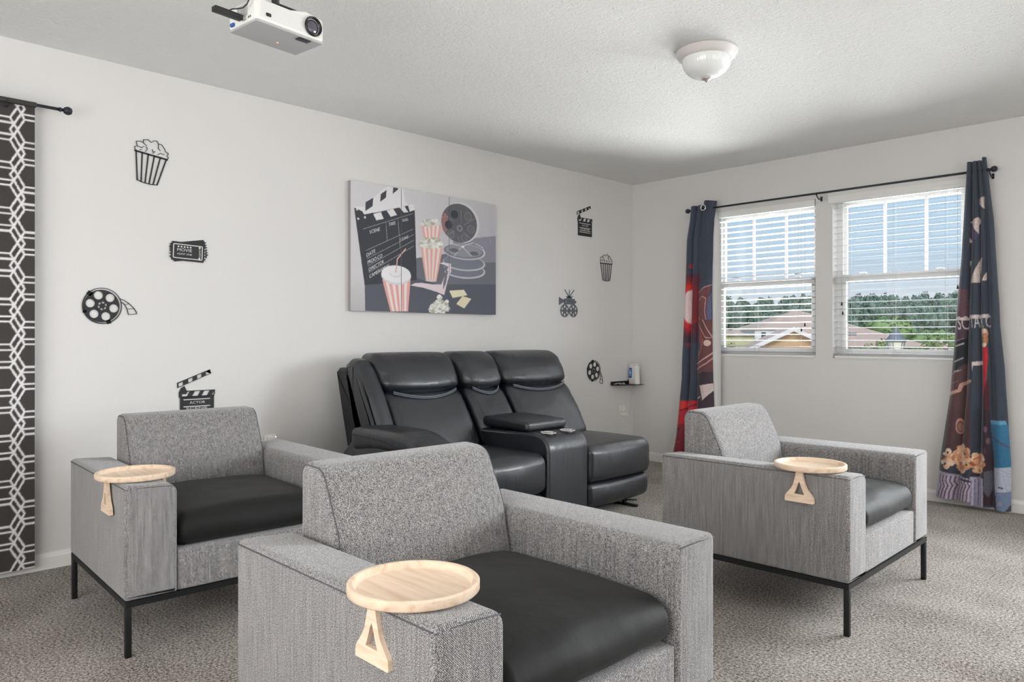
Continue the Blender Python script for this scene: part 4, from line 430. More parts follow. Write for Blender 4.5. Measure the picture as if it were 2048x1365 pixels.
# ------------------------------------------------------------------ windows with blinds
def window(name, x0, x1, munt, label):
    w_ = empty(name, ((x0 + x1) / 2, YW, 0)); struct(w_); w_['label'] = label; w_['category'] = 'window'
    cx = (x0 + x1) / 2; h = (x1 - x0) / 2; z0, z1 = WZ
    b = MB()   # outer frame
    b.box(-h, -h + .038, .085, .15, z0, z1); b.box(h - .038, h, .085, .15, z0, z1); b.box(-h + .038, h - .038, .085, .15, z1 - .035, z1); b.box(-h + .038, h - .038, .085, .15, z0, z0 + .03)
    struct(b.build('window_frame', 'vinyl_white', w_))
    b = MB()   # lower sash
    b.box(-h + .038, -h + .066, .078, .105, z0 + .03, 1.485); b.box(h - .066, h - .038, .078, .105, z0 + .03, 1.485)
    b.box(-h + .038, h - .038, .076, .106, 1.485, 1.535); b.box(-h + .066, h - .066, .078, .105, z0 + .03, z0 + .075)
    struct(b.build('lower_sash', 'vinyl_white', w_))
    b = MB()
    b.box(-h + .038, -h + .060, .110, .135, 1.52, z1 - .035); b.box(h - .060, h - .038, .110, .135, 1.52, z1 - .035)
    b.box(-h + .060, h - .060, .110, .135, z1 - .06, z1 - .035); b.box(-h + .038, h - .038, .110, .135, 1.49, 1.52)
    for x in munt: b.box(x - cx - .009, x - cx + .009, .114, .130, 1.52, z1 - .06)
    struct(b.build('upper_sash', 'vinyl_white', w_))
    for sx in (-.25, .25):
        b = MB(); b.rbox(sx - .024, sx + .024, .084, .104, 1.535, 1.548, r=.005, seg=2, div=(1, 1, 1)); struct(b.build('sash_lock', 'vinyl_white', w_))
    b = MB(); b.box(-h + .06, h - .06, .120, .123, 1.5, z1 - .05); b.box(-h + .06, h - .06, .090, .093, z0 + .06, 1.49)
    struct(b.build('pane', 'window_glass', w_))
    b = MB(); b.box(-h, h, 0, .085, z0 - .001, z0 + .006); struct(b.build('window_sill', 'trim_white', w_))
window('window_1', *W1, (-2.913, -2.645), 'left of the two white sash windows')
window('window_2', *W2, (-1.92, -1.654), 'right of the two white sash windows, beside the long printed curtain')

b = MB(); x0, x1 = W3; b.box(x0, x0 + .04, YW + .085, YW + .15, *WZ); b.box(x1 - .04, x1, YW + .085, YW + .15, *WZ); b.box(x0 + .04, x1 - .04, YW + .085, YW + .15, WZ[0], WZ[0] + .04); b.box(x0 + .04, x1 - .04, YW + .085, YW + .15, WZ[1] - .04, WZ[1])  # frame of the added window, unseen, made to hold extra light
o = struct(b.build('added_window', 'vinyl_white')); o['label'] = 'added white window frame, out of view right of the long printed curtain'; o['category'] = 'window'

def blind(x0, x1, slope, outside, cords, tassels, label):
    t = empty('window_blind', ((x0 + x1) / 2, YW + .04, 0)); tag(t, label, 'window blind', 'white slatted blinds in the two windows')
    cx = (x0 + x1) / 2; h = (x1 - x0) / 2 - .006
    b = MB(); b.box(-h, h, -.022, .022, 2.056, 2.098); b.build('headrail', 'blind_white', t)
    if outside:
        prof = roundpoly([(-.042, 2.045, .004), (-.060, 2.050, .004), (-.060, 2.062, .004), (-.066, 2.080, .01), (-.066, 2.100, .008), (-.078, 2.118, .006), (-.078, 2.132, .003), (-.042, 2.132, 0)], 4)
        hh = (x1 - x0) / 2 + .022
        b = MB(); n = len(prof); v = [(x, p[0], p[1]) for x in (-hh, hh) for p in prof]
        b.add(v, [(i, (i + 1) % n, n + (i + 1) % n, n + i) for i in range(n)] + [tuple(range(n)), tuple(range(n, 2 * n))], 0, False)
        b.build('valance', 'trim_white', t)
    else:
        b = MB(); b.rbox(-h, h, -.045, -.036, 2.048, 2.099, r=.003, seg=2, div=(1, 1, 1)); b.build('valance', 'trim_white', t)
    b = MB(); z = .968
    while z < 2.045:
        pr = []
        for s_ in range(5):
            u = -1 + s_ / 2; pr.append((u * .025, z + slope * u * .025 + .0012 * (1 - u * u)))
        for i in range(4):
            (ya, za), (yb, zb) = pr[i], pr[i + 1]
            b.add([(-h, ya, za), (h, ya, za), (h, yb, zb), (-h, yb, zb), (-h, ya, za - .0018), (h, ya, za - .0018), (h, yb, zb - .0018), (-h, yb, zb - .0018)],
                  [(0, 1, 2, 3), (7, 6, 5, 4), (0, 4, 5, 1), (3, 2, 6, 7), (0, 3, 7, 4), (1, 5, 6, 2)], 0, False)
        z += .0457
    b.build('slats', 'blind_white', t)
    b = MB(); b.rbox(-h, h, -.025, .025, .930, .948, r=.004, seg=2, div=(1, 1, 1)); b.build('bottom_rail', 'trim_white', t)
    for x in cords:
        b = MB()
        for y in (-.026, .026): b.tube([(x - cx, y, .946), (x - cx, y, 2.06)], .0008, 5)
        b.build('ladder_cord', 'cord_white', t)
    for x, z_ in tassels:
        b = MB(); b.tube([(x - cx, -.034, z_), (x - cx, -.034, 2.06)], .0009, 5)
        c = b.build('pull_cord', 'cord_white', t)
        b = MB(); b.lathe([(.001, 0), (.006, .001), (.0065, .010), (.004, .022), (.002, .027), (.0005, .028)], 10, M=Matrix.Translation((x - cx, -.034, z_ - .026))); b.build('tassel', 'tassel', c)
blind(*W1, -.09, False, (-3.12, -2.85, -2.50), ((-2.472, 1.150), (-2.446, 1.188)), 'left window blind with slats tilted shut a little')
blind(*W2, .10, True, (-2.13, -1.83, -1.51), ((-2.175, 1.335), (-2.168, 1.268), (-1.435, 1.42)), 'right window blind with slats open flat under a moulded valance')

# ------------------------------------------------------------------ curtain rods and curtains
def rod(x0, x1, y, z, brackets, label, rz=0, loc=(0, 0, 0)):
    t = empty('curtain_rod', loc, rz); tag(t, label, 'curtain rod')
    b = MB(); b.tube([(x0, y, z), (x1, y, z)], .0075, 12); b.build('pole', 'rod_metal', t)
    for x, d in ((x0, -1), (x1, 1)):
        b = MB(); b.lathe([(.0005, -.03), (.010, -.028), (.010, -.020), (.006, -.017), (.006, -.012), (.014, -.008), (.019, .003), (.019, .012), (.014, .022), (.0005, .027)], 20,
                          M=Matrix.Translation((x + d * .005, y, z)) @ Matrix.Rotation(R(90 * d), 4, 'Y')); b.build('finial', 'rod_metal', t)
    for x in brackets:
        b = MB(); b.box(x - .007, x + .007, y + .083, y + .0885, z - .045, z - .012)
        b.tube([(x, y + .085, z - .03), (x, y + .04, z - .036), (x, y + .012, z - .022), (x, y, z - .012)], .004, 8); b.tube([(x, y - .012, z + .002), (x, y - .008, z - .010), (x, y, z - .013), (x, y + .010, z - .008)], .004, 8)
        b.build('bracket', 'rod_metal', t)
    return t
rod(-3.378, -1.222, 5.36, 2.123, (-3.335, -2.318, -1.235), 'thin dark curtain rod running above both windows')
rod(-.30, .945, 0, 2.135, (-.2, .72), 'black curtain rod over the geometric curtain', 90, (-3.925, 0, 0))

def edge(tab, z):
    for (za, la, ra), (zb, lb, rb) in zip(tab, tab[1:]):
        if z >= zb:
            t = (z - za) / (zb - za); return la + (lb - la) * t, ra + (rb - ra) * t
    return tab[-1][1], tab[-1][2]
LT = [(2.19, -3.36, -3.119), (2.04, -3.375, -3.148), (1.88, -3.403, -3.157), (1.49, -3.415, -3.166), (1.318, -3.422, -3.165), (.944, -3.44, -3.162), (.748, -3.446, -3.158), (.535, -3.47, -3.148), (.273, -3.5, -3.14), (.05, -3.55, -3.12)]
RT = [(2.20, -1.358, -1.254), (1.824, -1.378, -1.213), (1.584, -1.391, -1.200), (1.303, -1.412, -1.184), (1.155, -1.422, -1.178), (.901, -1.44, -1.155), (.719, -1.454, -1.145), (.316, -1.509, -1.121), (.066, -1.535, -1.121), (.02, -1.538, -1.12)]
def fold(s, knots, amp):
    for (a, ya), (b, yb) in zip(knots, knots[1:]):
        if s <= b: t = (s - a) / (b - a); return -amp * max(0, math.sin(math.pi * t)) ** .8 * ya
    return 0
def curtain(tab, knots, z0, z1, pnt, nx, ny, label, group, topfn, hem):
    t = empty('printed_curtain', ((tab[0][1] + tab[0][2]) / 2, 5.36, 0)); tag(t, label, 'curtain', group); ox = t.location.x
    def f(s, v):
        z = z0 + (z1 - z0) * v; l, r = edge(tab, z); zz = z + topfn(s) * max(0, (v - .9) / .1) + hem(s) * max(0, 1 - v / .08)
        kk = .55 + .75 * (1 - v)
        y = fold(s, knots, .046 * kk) + .006 * noise.noise(Vector((s * 6, v * 9, 3)))
        pinch = -.012 if abs(z - 2.05) < .004 else 0
        return (l + (r - l) * s - ox, y + .004, zz)
    b = MB(); b.sheet(nx, ny, f); o = b.build('panel', 'curtain_print', t)
    P = np.array(b.v); colour(o, pnt.at(P[:, 0] + ox, P[:, 2]), 1.0)
    return t, ox
p = Paint(-3.62, -3.05, 0, 2.25, .0015, (56, 65, 82)); p.run(LCUR)
p.a *= (1 + .10 * np.random.randn(*p.a.shape[:2], 1)); p.a = np.clip(p.a, 0, 255); p.blur(1)
tL, oxL = curtain(LT, [(0, 1), (.27, 1), (.5, .8), (1, 1.5)][0:0] + [(0, 1), (.27, .8), (.50, .7), (1.0001, 1.3)], .05, 2.176, p, 130, 560,
                  'dark curtain printed with a red glow and film strips, hanging left of the windows', None, lambda s: -.02 + .035 * (s > .5) * (1 - abs(s - .6) * 1.2), lambda s: 0)
b = MB()
def lf(s, v):
    z = .06 + 2.03 * v; r = edge(LT, z)[1]; e_ = -3.094 - .035 * max(0, (v - .9) / .1) ** 2
    return (r - .02 + (e_ - r + .02) * s - oxL, .012 + .012 * math.sin(s * 3.1), z)
b.sheet(8, 60, lf); b.build('lining', 'lining_white', tL)
b = MB(); b.lathe([(.017, -.002), (.024, -.004), (.026, 0), (.024, .004), (.017, .002), (.017, -.002)], 28, M=Matrix.Translation((-3.225 - oxL, -.037, 2.128)) @ Matrix.Rotation(R(90), 4, 'X')); b.build('grommet', 'chrome', tL)
p = Paint(-1.60, -1.05, 0, 2.25, .0015, (50, 59, 73)); p.run(RCUR)
p.a *= (1 + .12 * np.random.randn(*p.a.shape[:2], 1)); p.a = np.clip(p.a, 0, 255); p.blur(1)
curtain(RT, [(0, 1), (.30, 1.1), (.58, .9), (.76, .7), (1.0001, 1.2)], .03, 2.19, p, 150, 560,
        'dark curtain printed with clapperboard lettering, camera and popcorn, hanging right of the windows', None, lambda s: .018 * (s > .8) - .004, lambda s: -.012 * (s > .8) + .02 * (s < .5))
# geometric curtain on the left wall
zz0, per = 2.115, .203
p = Paint(-.45, .84, .03, 2.15, .0017, (58, 54, 52))
Wt = (214, 212, 212)
def zig(cx, sgn):
    Lb, Rb = cx - sgn * .0275, cx + sgn * .0275
    for kz in range(-1, 12):
        z = zz0 - kz * per - .05
        for (a, b_2) in (((Rb, 0), (Lb, .5)), ((Lb, 0), (Rb, .5)), ((Lb, .26), (Rb, .76))):
            p.line([(a[0] if False else a[0], z - a[1] * per), (b_2[0], z - b_2[1] * per), (a[0], z - (a[1] + 1) * per)], .0092, Wt)
        for ph in (0, .5): p.line([(Rb, z - ph * per), (cx + sgn * .20, z - ph * per)], .0088, Wt)
        for ph in (.62, .88): p.line([(cx + sgn * .014, z - ph * per), (cx + sgn * .20, z - ph * per)], .0088, Wt)
        for ph in (0, .5): p.line([(Lb, z - ph * per), (cx - sgn * .15, z - ph * per)], .0088, Wt)
        for ph in (.12, .38): p.line([(cx - sgn * .012, z - ph * per), (cx - sgn * .15, z - ph * per)], .0088, Wt)
for i_, cx_ in enumerate((.7625, .4625, .1625, -.1375)): zig(cx_, 1 if i_ % 2 == 0 else -1)
p.a *= (1 + .05 * np.random.randn(*p.a.shape[:2], 1)); p.a = np.clip(p.a, 0, 255); p.blur(1)
t = empty('geometric_curtain', (-3.925, .4, 0)); tag(t, 'charcoal curtain with a white interlocking hexagon line pattern', 'curtain')
b = MB()
def gf(s, v):
    y = -.42 + 1.25 * s; z = .035 + 2.10 * v
    return (-.022 + .006 * math.sin((y - .1) * 14) * (.3 + .7 * (1 - v)) + .003 * noise.noise(Vector((s * 5, v * 6, 0))), y - .4, z)
b.sheet(330, 560, gf); o = b.build('panel', 'lattice_curtain', t); P = np.array(b.v); colour(o, p.at(P[:, 1] + .4, P[:, 2]), 1.12)
b = MB(); b.sheet(200, 6, lambda s, v: (-.012 - .0 + .013 * math.cos(v * math.pi * 2 - math.pi) , -.82 + 1.25 * s, 2.135 + .013 * math.sin(v * math.pi * 2 - math.pi)))
MATS['lattice_plain'] = mat('lattice_plain', (58, 54, 52), .85); b.v = [(x + .012, y, z) for x, y, z in b.v]; b.build('rod_pocket', 'lattice_plain', t)

# ------------------------------------------------------------------ canvas triptych
cvY0, cvY1, cvZ0, cvZ1 = 2.514, 3.741, 1.246, 2.051
p = Paint(cvY0, cvY1, cvZ0, cvZ1, .0011, (206, 203, 206))
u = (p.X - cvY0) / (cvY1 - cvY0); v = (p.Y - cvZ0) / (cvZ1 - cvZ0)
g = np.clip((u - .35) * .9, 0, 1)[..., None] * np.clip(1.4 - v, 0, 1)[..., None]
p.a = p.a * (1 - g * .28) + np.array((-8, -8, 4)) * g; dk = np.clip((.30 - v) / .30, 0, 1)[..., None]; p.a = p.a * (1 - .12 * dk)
p.run(ART); p.a = np.clip(p.a * (1 + .02 * np.random.randn(*p.a.shape[:2], 1)), 0, 255); p.a = p.a * .965 + 255 * .03; p.blur(2)
cuts = (cvY0, 2.895, 3.300, cvY1)
labs = ('left canvas panel, printed with a black clapperboard and most of a striped cup', 'middle canvas panel, printed with two striped popcorn boxes', 'right canvas panel, printed with film reels and two yellow tickets')
for i in range(3):
    a, b_2 = cuts[i] + .002 * (i > 0), cuts[i + 1] - .002 * (i < 2); W_ = b_2 - a; H_ = cvZ1 - cvZ0; nx, ny = int(W_ / .0024), int(H_ / .0024)
    b = MB(); b.sheet(nx, ny, lambda s, q: (.030, s * W_, q * H_)); n0 = len(b.v)
    b.box(0, .0298, 0, W_, 0, H_, 1)
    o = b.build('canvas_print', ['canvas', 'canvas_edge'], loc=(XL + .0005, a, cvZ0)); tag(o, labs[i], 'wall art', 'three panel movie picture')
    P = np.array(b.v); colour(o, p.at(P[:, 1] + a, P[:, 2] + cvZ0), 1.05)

# ------------------------------------------------------------------ black movie cut-outs on the left wall
def decal(b, name, y, z, rot, label, group, mats=('decal_black', 'decal_cut')):
    o = b.build(name, list(mats), loc=(XL + .0035, y, z)); o.matrix_world = Matrix.Translation((XL + .0035, y, z)) @ Matrix(((0, 0, 1, 0), (1, 0, 0, 0), (0, 1, 0, 0), (0, 0, 0, 1))) @ Matrix.Rotation(R(rot), 4, 'Z')
    return tag(o, label, 'wall decal', group)
def strip(b, pts, w_, mi=0, z=0, e=.0015):
    pts = [Vector(p) for p in pts]
    for a, c in zip(pts, pts[1:]):
        d = (c - a); l = d.length
        if l < 1e-6: continue
        n = Vector((-d.y, d.x)) / l * w_ / 2; d = d / l * w_ * .3; q = [a - d + n, a - d - n, c + d - n, c + d + n]
        b.add([(x.x, x.y, z - e) for x in q] + [(x.x, x.y, z + e) for x in q], [(3, 2, 1, 0), (4, 5, 6, 7), (0, 1, 5, 4), (1, 2, 6, 5), (2, 3, 7, 6), (3, 0, 4, 7)], mi, False)
def shape(b, splines, e=.0015, mi=0, dz=0):
    v, f = curve_mesh(splines, e); b.add([(x, y, z + dz) for x, y, z in v], f, mi, False)
def letters(b, txt, x, y, h, mi=1, dz=.0022, rot=0, w_=None):
    v, f = text_mesh(txt, 1, 0); xs = [q[0] for q in v]; s_ = h / .73; sx = s_ if not w_ else w_ / (max(xs) - min(xs)); c, sn = math.cos(rot), math.sin(rot)
    b.add([(x + (q[0] - min(xs)) * sx * c - q[1] * s_ * sn, y + (q[0] - min(xs)) * sx * sn + q[1] * s_ * c, dz) for q in v], f, mi, False)
def reel():
    b = MB()
    shape(b, [circ(0, 0, .0885, n=56), circ(.001, .001, .0845, n=56)])
    sp_ = [circ(-.002, -.001, .0795, n=56)]
    for k in range(6): a = R(48 + 60 * k); sp_.append(circ(.0535 * math.cos(a) - .001, .0535 * math.sin(a), .0205, n=24))
    for k in range(6): a = R(18 + 60 * k); sp_.append(circ(.0165 * math.cos(a), .0165 * math.sin(a), .0068, .0048, 12, a + R(90)))
    shape(b, sp_)
    strip(b, [(-.082, -.03), (-.074, -.028)], .012); strip(b, [(-.06, .062), (-.052, .056)], .02); strip(b, [(.03, -.081), (.028, -.074)], .02)
    out = [(.078, .038), (.10, .030), (.125, .012), (.145, -.008), (.155, -.025), (.158, -.036)]; inn = [(.084, .022), (.098, .014), (.108, -.002), (.115, -.022), (.119, -.040)]
    strip(b, out, .0028); strip(b, inn, .0028); strip(b, [(.158, -.036), (.119, -.040)], .0028); strip(b, [(.113, -.012), (.147, -.010)], .0024); strip(b, [(.102, .008), (.122, .014)], .002)
    return b
def popcorn():
    b = MB(); strip(b, [(-.079, 0), (.079, 0)], .0085)
    for k in range(6): t_ = -1 + 2 * k / 5; strip(b, [(t_ * .074, 0), (t_ * .048, -.143 - .006 * (1 - t_ * t_))], .0062)
    strip(b, [(-.048, -.143), (-.02, -.149), (.02, -.149), (.048, -.143)], .004)
    top = [(-.078, .006), (-.084, .018), (-.072, .026), (-.080, .048), (-.058, .055), (-.045, .050), (-.048, .066), (-.025, .074), (-.010, .064), (.004, .078), (.018, .080), (.026, .066), (.040, .070), (.058, .052), (.064, .040), (.080, .034), (.076, .020), (.084, .010), (.078, .004)]
    strip(b, top, .0026)
    for q in ([(-.072, .026), (-.050, .024), (-.040, .034)], [(-.045, .050), (-.028, .040)], [(-.03, .010), (-.022, .026), (-.030, .034)], [(.0, .030), (.006, .020), (.016, .024)], [(.026, .066), (.028, .044), (.040, .036)], [(.030, .012), (.042, .024), (.060, .022)], [(.004, .012), (.012, .018)], [(-.058, .012), (-.048, .014)]): strip(b, q, .0024)
    return b
def clapper(lines):
    b = MB(); Wd = .178
    shape(b, [[(0, 0), (Wd, 0), (Wd, .118), (0, .118)]])
    # fixed bar with slanted gaps
    sp_ = [[(-.006, .116), (-.006, .146), (.010, .150), (Wd + .006, .150), (Wd + .006, .132), (Wd, .116)]]
    for x in (.062, .112): sp_.append([(x, .121), (x + .030, .121), (x + .044, .146), (x + .014, .146)])
    sp_.append([(.008, .121), (.036, .121), (.050, .146), (.040, .146), (.030, .132), (.012, .134)]); sp_.append([(Wd - .012, .122), (Wd, .124), (Wd + .003, .138), (Wd - .002, .138)])
    shape(b, sp_)
    # raised bar
    a = R(22); c, s_ = math.cos(a), math.sin(a); T = lambda x, y: (-.014 + x * c - y * s_, .166 + x * s_ + y * c)
    sp_ = [[T(0, 0), T(.192, 0), T(.192, .023), T(.01, .026)]]
    for x in (.008, .062, .112, .162): sp_.append([T(x, .0025), T(x + .024, .0025), T(x + .032, .0205), T(x + .006, .0205)])
    shape(b, sp_); shape(b, [[(-.004, .148), (.004, .164), (.022, .176), (.034, .150)]])
    strip(b, [(.018, .103), (Wd - .022, .103)], .0045, 1, .0022, .0002)
    letters(b, 'ACTOR', .048, .080, .014, w_=.082)
    for z_ in lines: strip(b, [(.018, z_), (Wd - .022, z_)], .0045, 1, .0022, .0002)
    letters(b, 'SCENE', .030, .052, .010, w_=.112)
    return b
decal(popcorn(), 'popcorn_cutout', 1.355, 2.012, -8, 'black popcorn bucket cutout leaning, near the geometric curtain', 'movie cutouts on the wall')
decal(popcorn(), 'popcorn_cutout', 5.066, 1.713, 0, 'black popcorn bucket cutout upright, near the room corner', 'movie cutouts on the wall')
decal(reel(), 'film_reel_cutout', 1.127, 1.236, 0, 'black film reel cutout low on the wall beside the geometric curtain', 'movie cutouts on the wall')
decal(reel(), 'film_reel_cutout', 4.898, .799, -33, 'black film reel cutout between the sofa and corner shelf', 'movie cutouts on the wall')
decal(clapper((.066, .044, .030)), 'clapperboard_cutout', 1.498, .650, 0, 'black clapperboard cutout partly hidden behind a grey armchair', 'movie cutouts on the wall')
decal(clapper((.066, .044, .030)), 'clapperboard_cutout', 4.694, 1.922, 0, 'black clapperboard cutout high on the wall near the corner', 'movie cutouts on the wall')
b = MB()
def ticket(cx, cy, w_, h, rot, dz, teeth=5):
    c, s_ = math.cos(rot), math.sin(rot); T = lambda x, y: (cx + x * c - y * s_, cy + x * s_ + y * c)
    L_ = []; x0 = -w_ / 2; y0 = -h / 2; e = .010
    L_ += [(x0 + e * .4, y0)] + [(w_ / 2 - e * .4, y0)]
    for k in range(teeth): yy = y0 + h * (.1 + .8 * (k + .5) / teeth); L_ += [(w_ / 2, yy - h * .05), (w_ / 2 + e, yy), (w_ / 2, yy + h * .05)]
    L_ += [(w_ / 2 - e * .4, h / 2), (x0 + e * .4, h / 2)]
    for k in range(teeth, 0, -1): yy = y0 + h * (.1 + .8 * (k - .5) / teeth); L_ += [(x0, yy + h * .05), (x0 - e, yy), (x0, yy - h * .05)]
    shape(b, [[T(*q) for q in L_]], .0012, 0, dz); return T
ticket(.004, .008, .178, .098, R(10), 0, 6); T = ticket(-.002, 0, .172, .098, R(-2), .0022, 5)
for q in ([(-.073, .036), (.072, .036)], [(-.073, -.036), (.072, -.036)], [(-.075, .034), (-.075, -.034)], [(.074, .034), (.074, -.034)]): strip(b, [T(*x) for x in q], .0045, 1, .0038, .0002)
for k in range(5): shape(b, [circ(*T(-.050 + .0155 * k, .024), .0046, n=14)], .0002, 1, .0038)
letters(b, 'MOVIE', *T(-.056, .000), .016, dz=.0040, rot=R(-2), w_=.076); letters(b, 'ADMIT ONE', *T(-.056, -.018), .009, dz=.0040, rot=R(-2), w_=.076)
letters(b, 'ADMIT', *T(.066, -.022), .010, dz=.0040, rot=R(88), w_=.044); shape(b, [circ(*T(.060, .028), .0055, n=14)], .0002, 1, .0038); shape(b, [circ(*T(.060, -.029), .0055, n=14)], .0002, 1, .0038)
strip(b, [T(.088, .030), T(.088, -.030)], .006, 1, .0018, .0003)
decal(b, 'movie_ticket_cutout', 1.540, 1.532, 0, 'pair of black movie tickets cutout above the reel', 'movie cutouts on the wall')
b = MB()
for cx_, cy_ in ((-.054, 0), (.052, .002)):
    sp_ = [circ(cx_, cy_, .052, n=40)]
    for k in range(6): a = R(90 + 60 * k); sp_.append(circ(cx_ + .033 * math.cos(a), cy_ + .033 * math.sin(a), .0115, n=16))
    shape(b, sp_)
shape(b, [[(-.062, .052), (.068, .052), (.068, .062), (.088, .066), (.088, .082), (.070, .082), (.068, .098), (.03, .100), (.02, .114), (-.02, .114), (-.03, .100), (-.062, .098)]] + [[(x, .068), (x + .008, .068), (x + .008, .084), (x, .084)] for x in (-.038, -.022, -.006, .010, .026)])
shape(b, [[(-.122, .044), (-.122, .108), (-.066, .086), (-.066, .070)]])
for x in (-.052, .004, .060): strip(b, [(0, .110), (x, .170)], .006)
strip(b, [(.020, .106), (.044, .120)], .005); strip(b, [(-.03, .112), (.03, .112)], .01)
decal(b, 'film_camera_cutout', 4.584, 1.296, 0, 'grey vintage film camera cutout with two reels and antennae', 'movie cutouts on the wall', ('decal_steel', 'decal_cut'))

# ------------------------------------------------------------------ armchairs
AW, AD, AH, AZ, WA, BH = .918, .795, .581, .191, .171, .757
def make_armchair():
    t = empty('armchair')
    for nm, y0, y1, inner in (('r', 0, WA, 1), ('l', AW - WA, AW, -1)):
        if inner > 0: pr = [(y0, AZ, .012), (y1, AZ, .006), (y1, AH - .010, .036), (y0, AH, .018)]
        else: pr = [(y0, AZ, .006), (y1, AZ, .012), (y1, AH, .018), (y0, AH - .010, .036)]
        b = MB(); b.loft(roundpoly(pr, 7), 0, AD, .014, 'x', 5, 14)
        oy = y0 + .003 if inner > 0 else y1 - .003
        sy = (y0 + .002, y1 - .012) if inner > 0 else (y0 + .012, y1 - .002)
        b.tube([(AD - .002, sy[0], AH - .014), (AD - .0015, (sy[0] + sy[1]) / 2, AH - .012), (AD - .002, sy[1], AH - .018 if inner > 0 else AH - .014)][::1], .0016, 6, 1)
        b.tube([(.01, oy - .0025 * inner, AH - .012), (AD - .008, oy - .0025 * inner, AH - .012)], .0016, 6, 1)
        b.build('arm', ['tweed', 'seam'], t)
    pr = roundpoly([(0, .25, 0), (.262, .25, 0), (.194, .592, .25), (.116, .752, .060), (0, .757, .034)], 8)
    b = MB(); b.loft(pr, WA, AW - WA, .026, 'y', 6, 10)
    m_ = len(pr)
    for y in (WA + .007, AW - WA - .007):
        pts = []
        for q_, p_ in enumerate(pr):
            if p_[1] < .56: continue
            tg = (Vector(pr[(q_ + 1) % m_]) - Vector(pr[q_ - 1])).normalized(); pts.append((p_[0] - tg.y * .0078, y, p_[1] + tg.x * .0078))
        b.tube(pts, .0020, 6, 1)
    b.build('backrest', ['tweed', 'seam'], t)
    b = MB(); b.rbox(.002, AD - .006, WA + .001, AW - WA - .001, AZ + .001, .334, r=.008, seg=2, div=(4, 4, 2)); b.build('seat_base', 'tweed', t)
    def cf(x, y, z, a, c, d):
        k = max(0, (1 - a * a) * (1 - c * c))
        if d > 0: z += .040 * k ** .55 * d + .003 * noise.noise(Vector((x * 9, y * 9, 2)))
        x += .006 * noise.noise(Vector((y * 7, z * 12, 5))) if a > .9 else 0
        return (x, y, z)
    b = MB(); b.rbox(.16, .792, WA + .0015, AW - WA - .0015, .336, .446, r=(.070, .040, .050), seg=7, div=(18, 16, 2), fn=cf); b.build('seat_cushion', 'black_cover', t)
    b = MB(); q = .020; i = .003
    for x0, x1, y0, y1 in ((i, AD - i, i, i + q), (i, AD - i, AW - i - q, AW - i), (i, i + q, i + q, AW - i - q), (AD - i - q, AD - i, i + q, AW - i - q)): b.box(x0, x1, y0, y1, .170, .1905)
    b.build('metal_frame', 'black_metal', t)
    for x in (i, AD - i - q):
        for y in (i, AW - i - q): b = MB(); b.rbox(x, x + q, y, y + q, 0, .170, r=.002, seg=1, div=(1, 1, 3)); b.build('leg', 'black_metal', t)
    return t
chairA = make_armchair()
chairs = [((-3.492, .860, 0), -2.4, 'grey tweed armchair with black seat in front of the clapperboard cutout, by the left wall'),
          ((-1.811, .813, 0), -.32, 'large grey tweed armchair in the foreground, black seat cushion, legs hidden'),
          ((-1.863, 2.734, 0), .93, 'grey tweed armchair near the windows, its dark metal legs standing clear on the carpet')]
for i_, (loc, rz, lab) in enumerate(chairs):
    c_ = chairA if i_ == 0 else copy_tree(chairA)
    c_.location = loc; c_.rotation_euler.z = R(rz); tag(c_, lab, 'armchair', 'grey tweed armchairs')

# ------------------------------------------------------------------ clip-on wooden arm trays
def make_tray():
    t = empty('arm_tray')
    b = MB(); rr = .131
    b.lathe([(.0005, .006), (rr - .020, .006), (rr - .016, .008), (rr - .013, .018), (rr - .010, .0205), (rr - .003, .0205), (rr, .018), (rr, .003), (rr - .003, 0), (.0005, 0)], 72)
    b.build('tray', 'pine_wood', t, sharp=50)
    def br(y, parent=None):
        out = roundpoly([(-.012, 0, 0), (-.014, -.020, .03), (-.026, -.062, .06), (-.054, -.096, .008), (-.056, -.118, .004), (.056, -.118, .004), (.054, -.096, .008), (.026, -.062, .06), (.014, -.020, .03), (.012, 0, 0)], 5)
        hole = [(0, -.040), (-.005, -.050), (-.012, -.070), (-.020, -.088), (.020, -.088), (.012, -.070), (.005, -.050)]
        v, f = curve_mesh([out, hole], .006); b2 = MB(); b2.add([(x, y + z, yy) for x, yy, z in v], f, 0, False); return b2.build('clamp_bracket', 'pine_wood', t)
    br(-.0935); br(.0935)
    return t
tray0 = make_tray()
for i_, (x, y, rz, lab) in enumerate(((-2.868, .915, -2.4, 'round pine arm tray clipped on the armchair beside the left wall'), (-1.195, .899, -.3, 'largest round pine arm tray, on the foreground armchair'), (-1.245, 2.822, .9, 'round pine arm tray on the armchair near the windows'))):
    c_ = tray0 if i_ == 0 else copy_tree(tray0)
    c_.location = (x, y, AH + .0015); c_.rotation_euler.z = R(rz); tag(c_, lab, 'tray', 'round wooden arm trays')

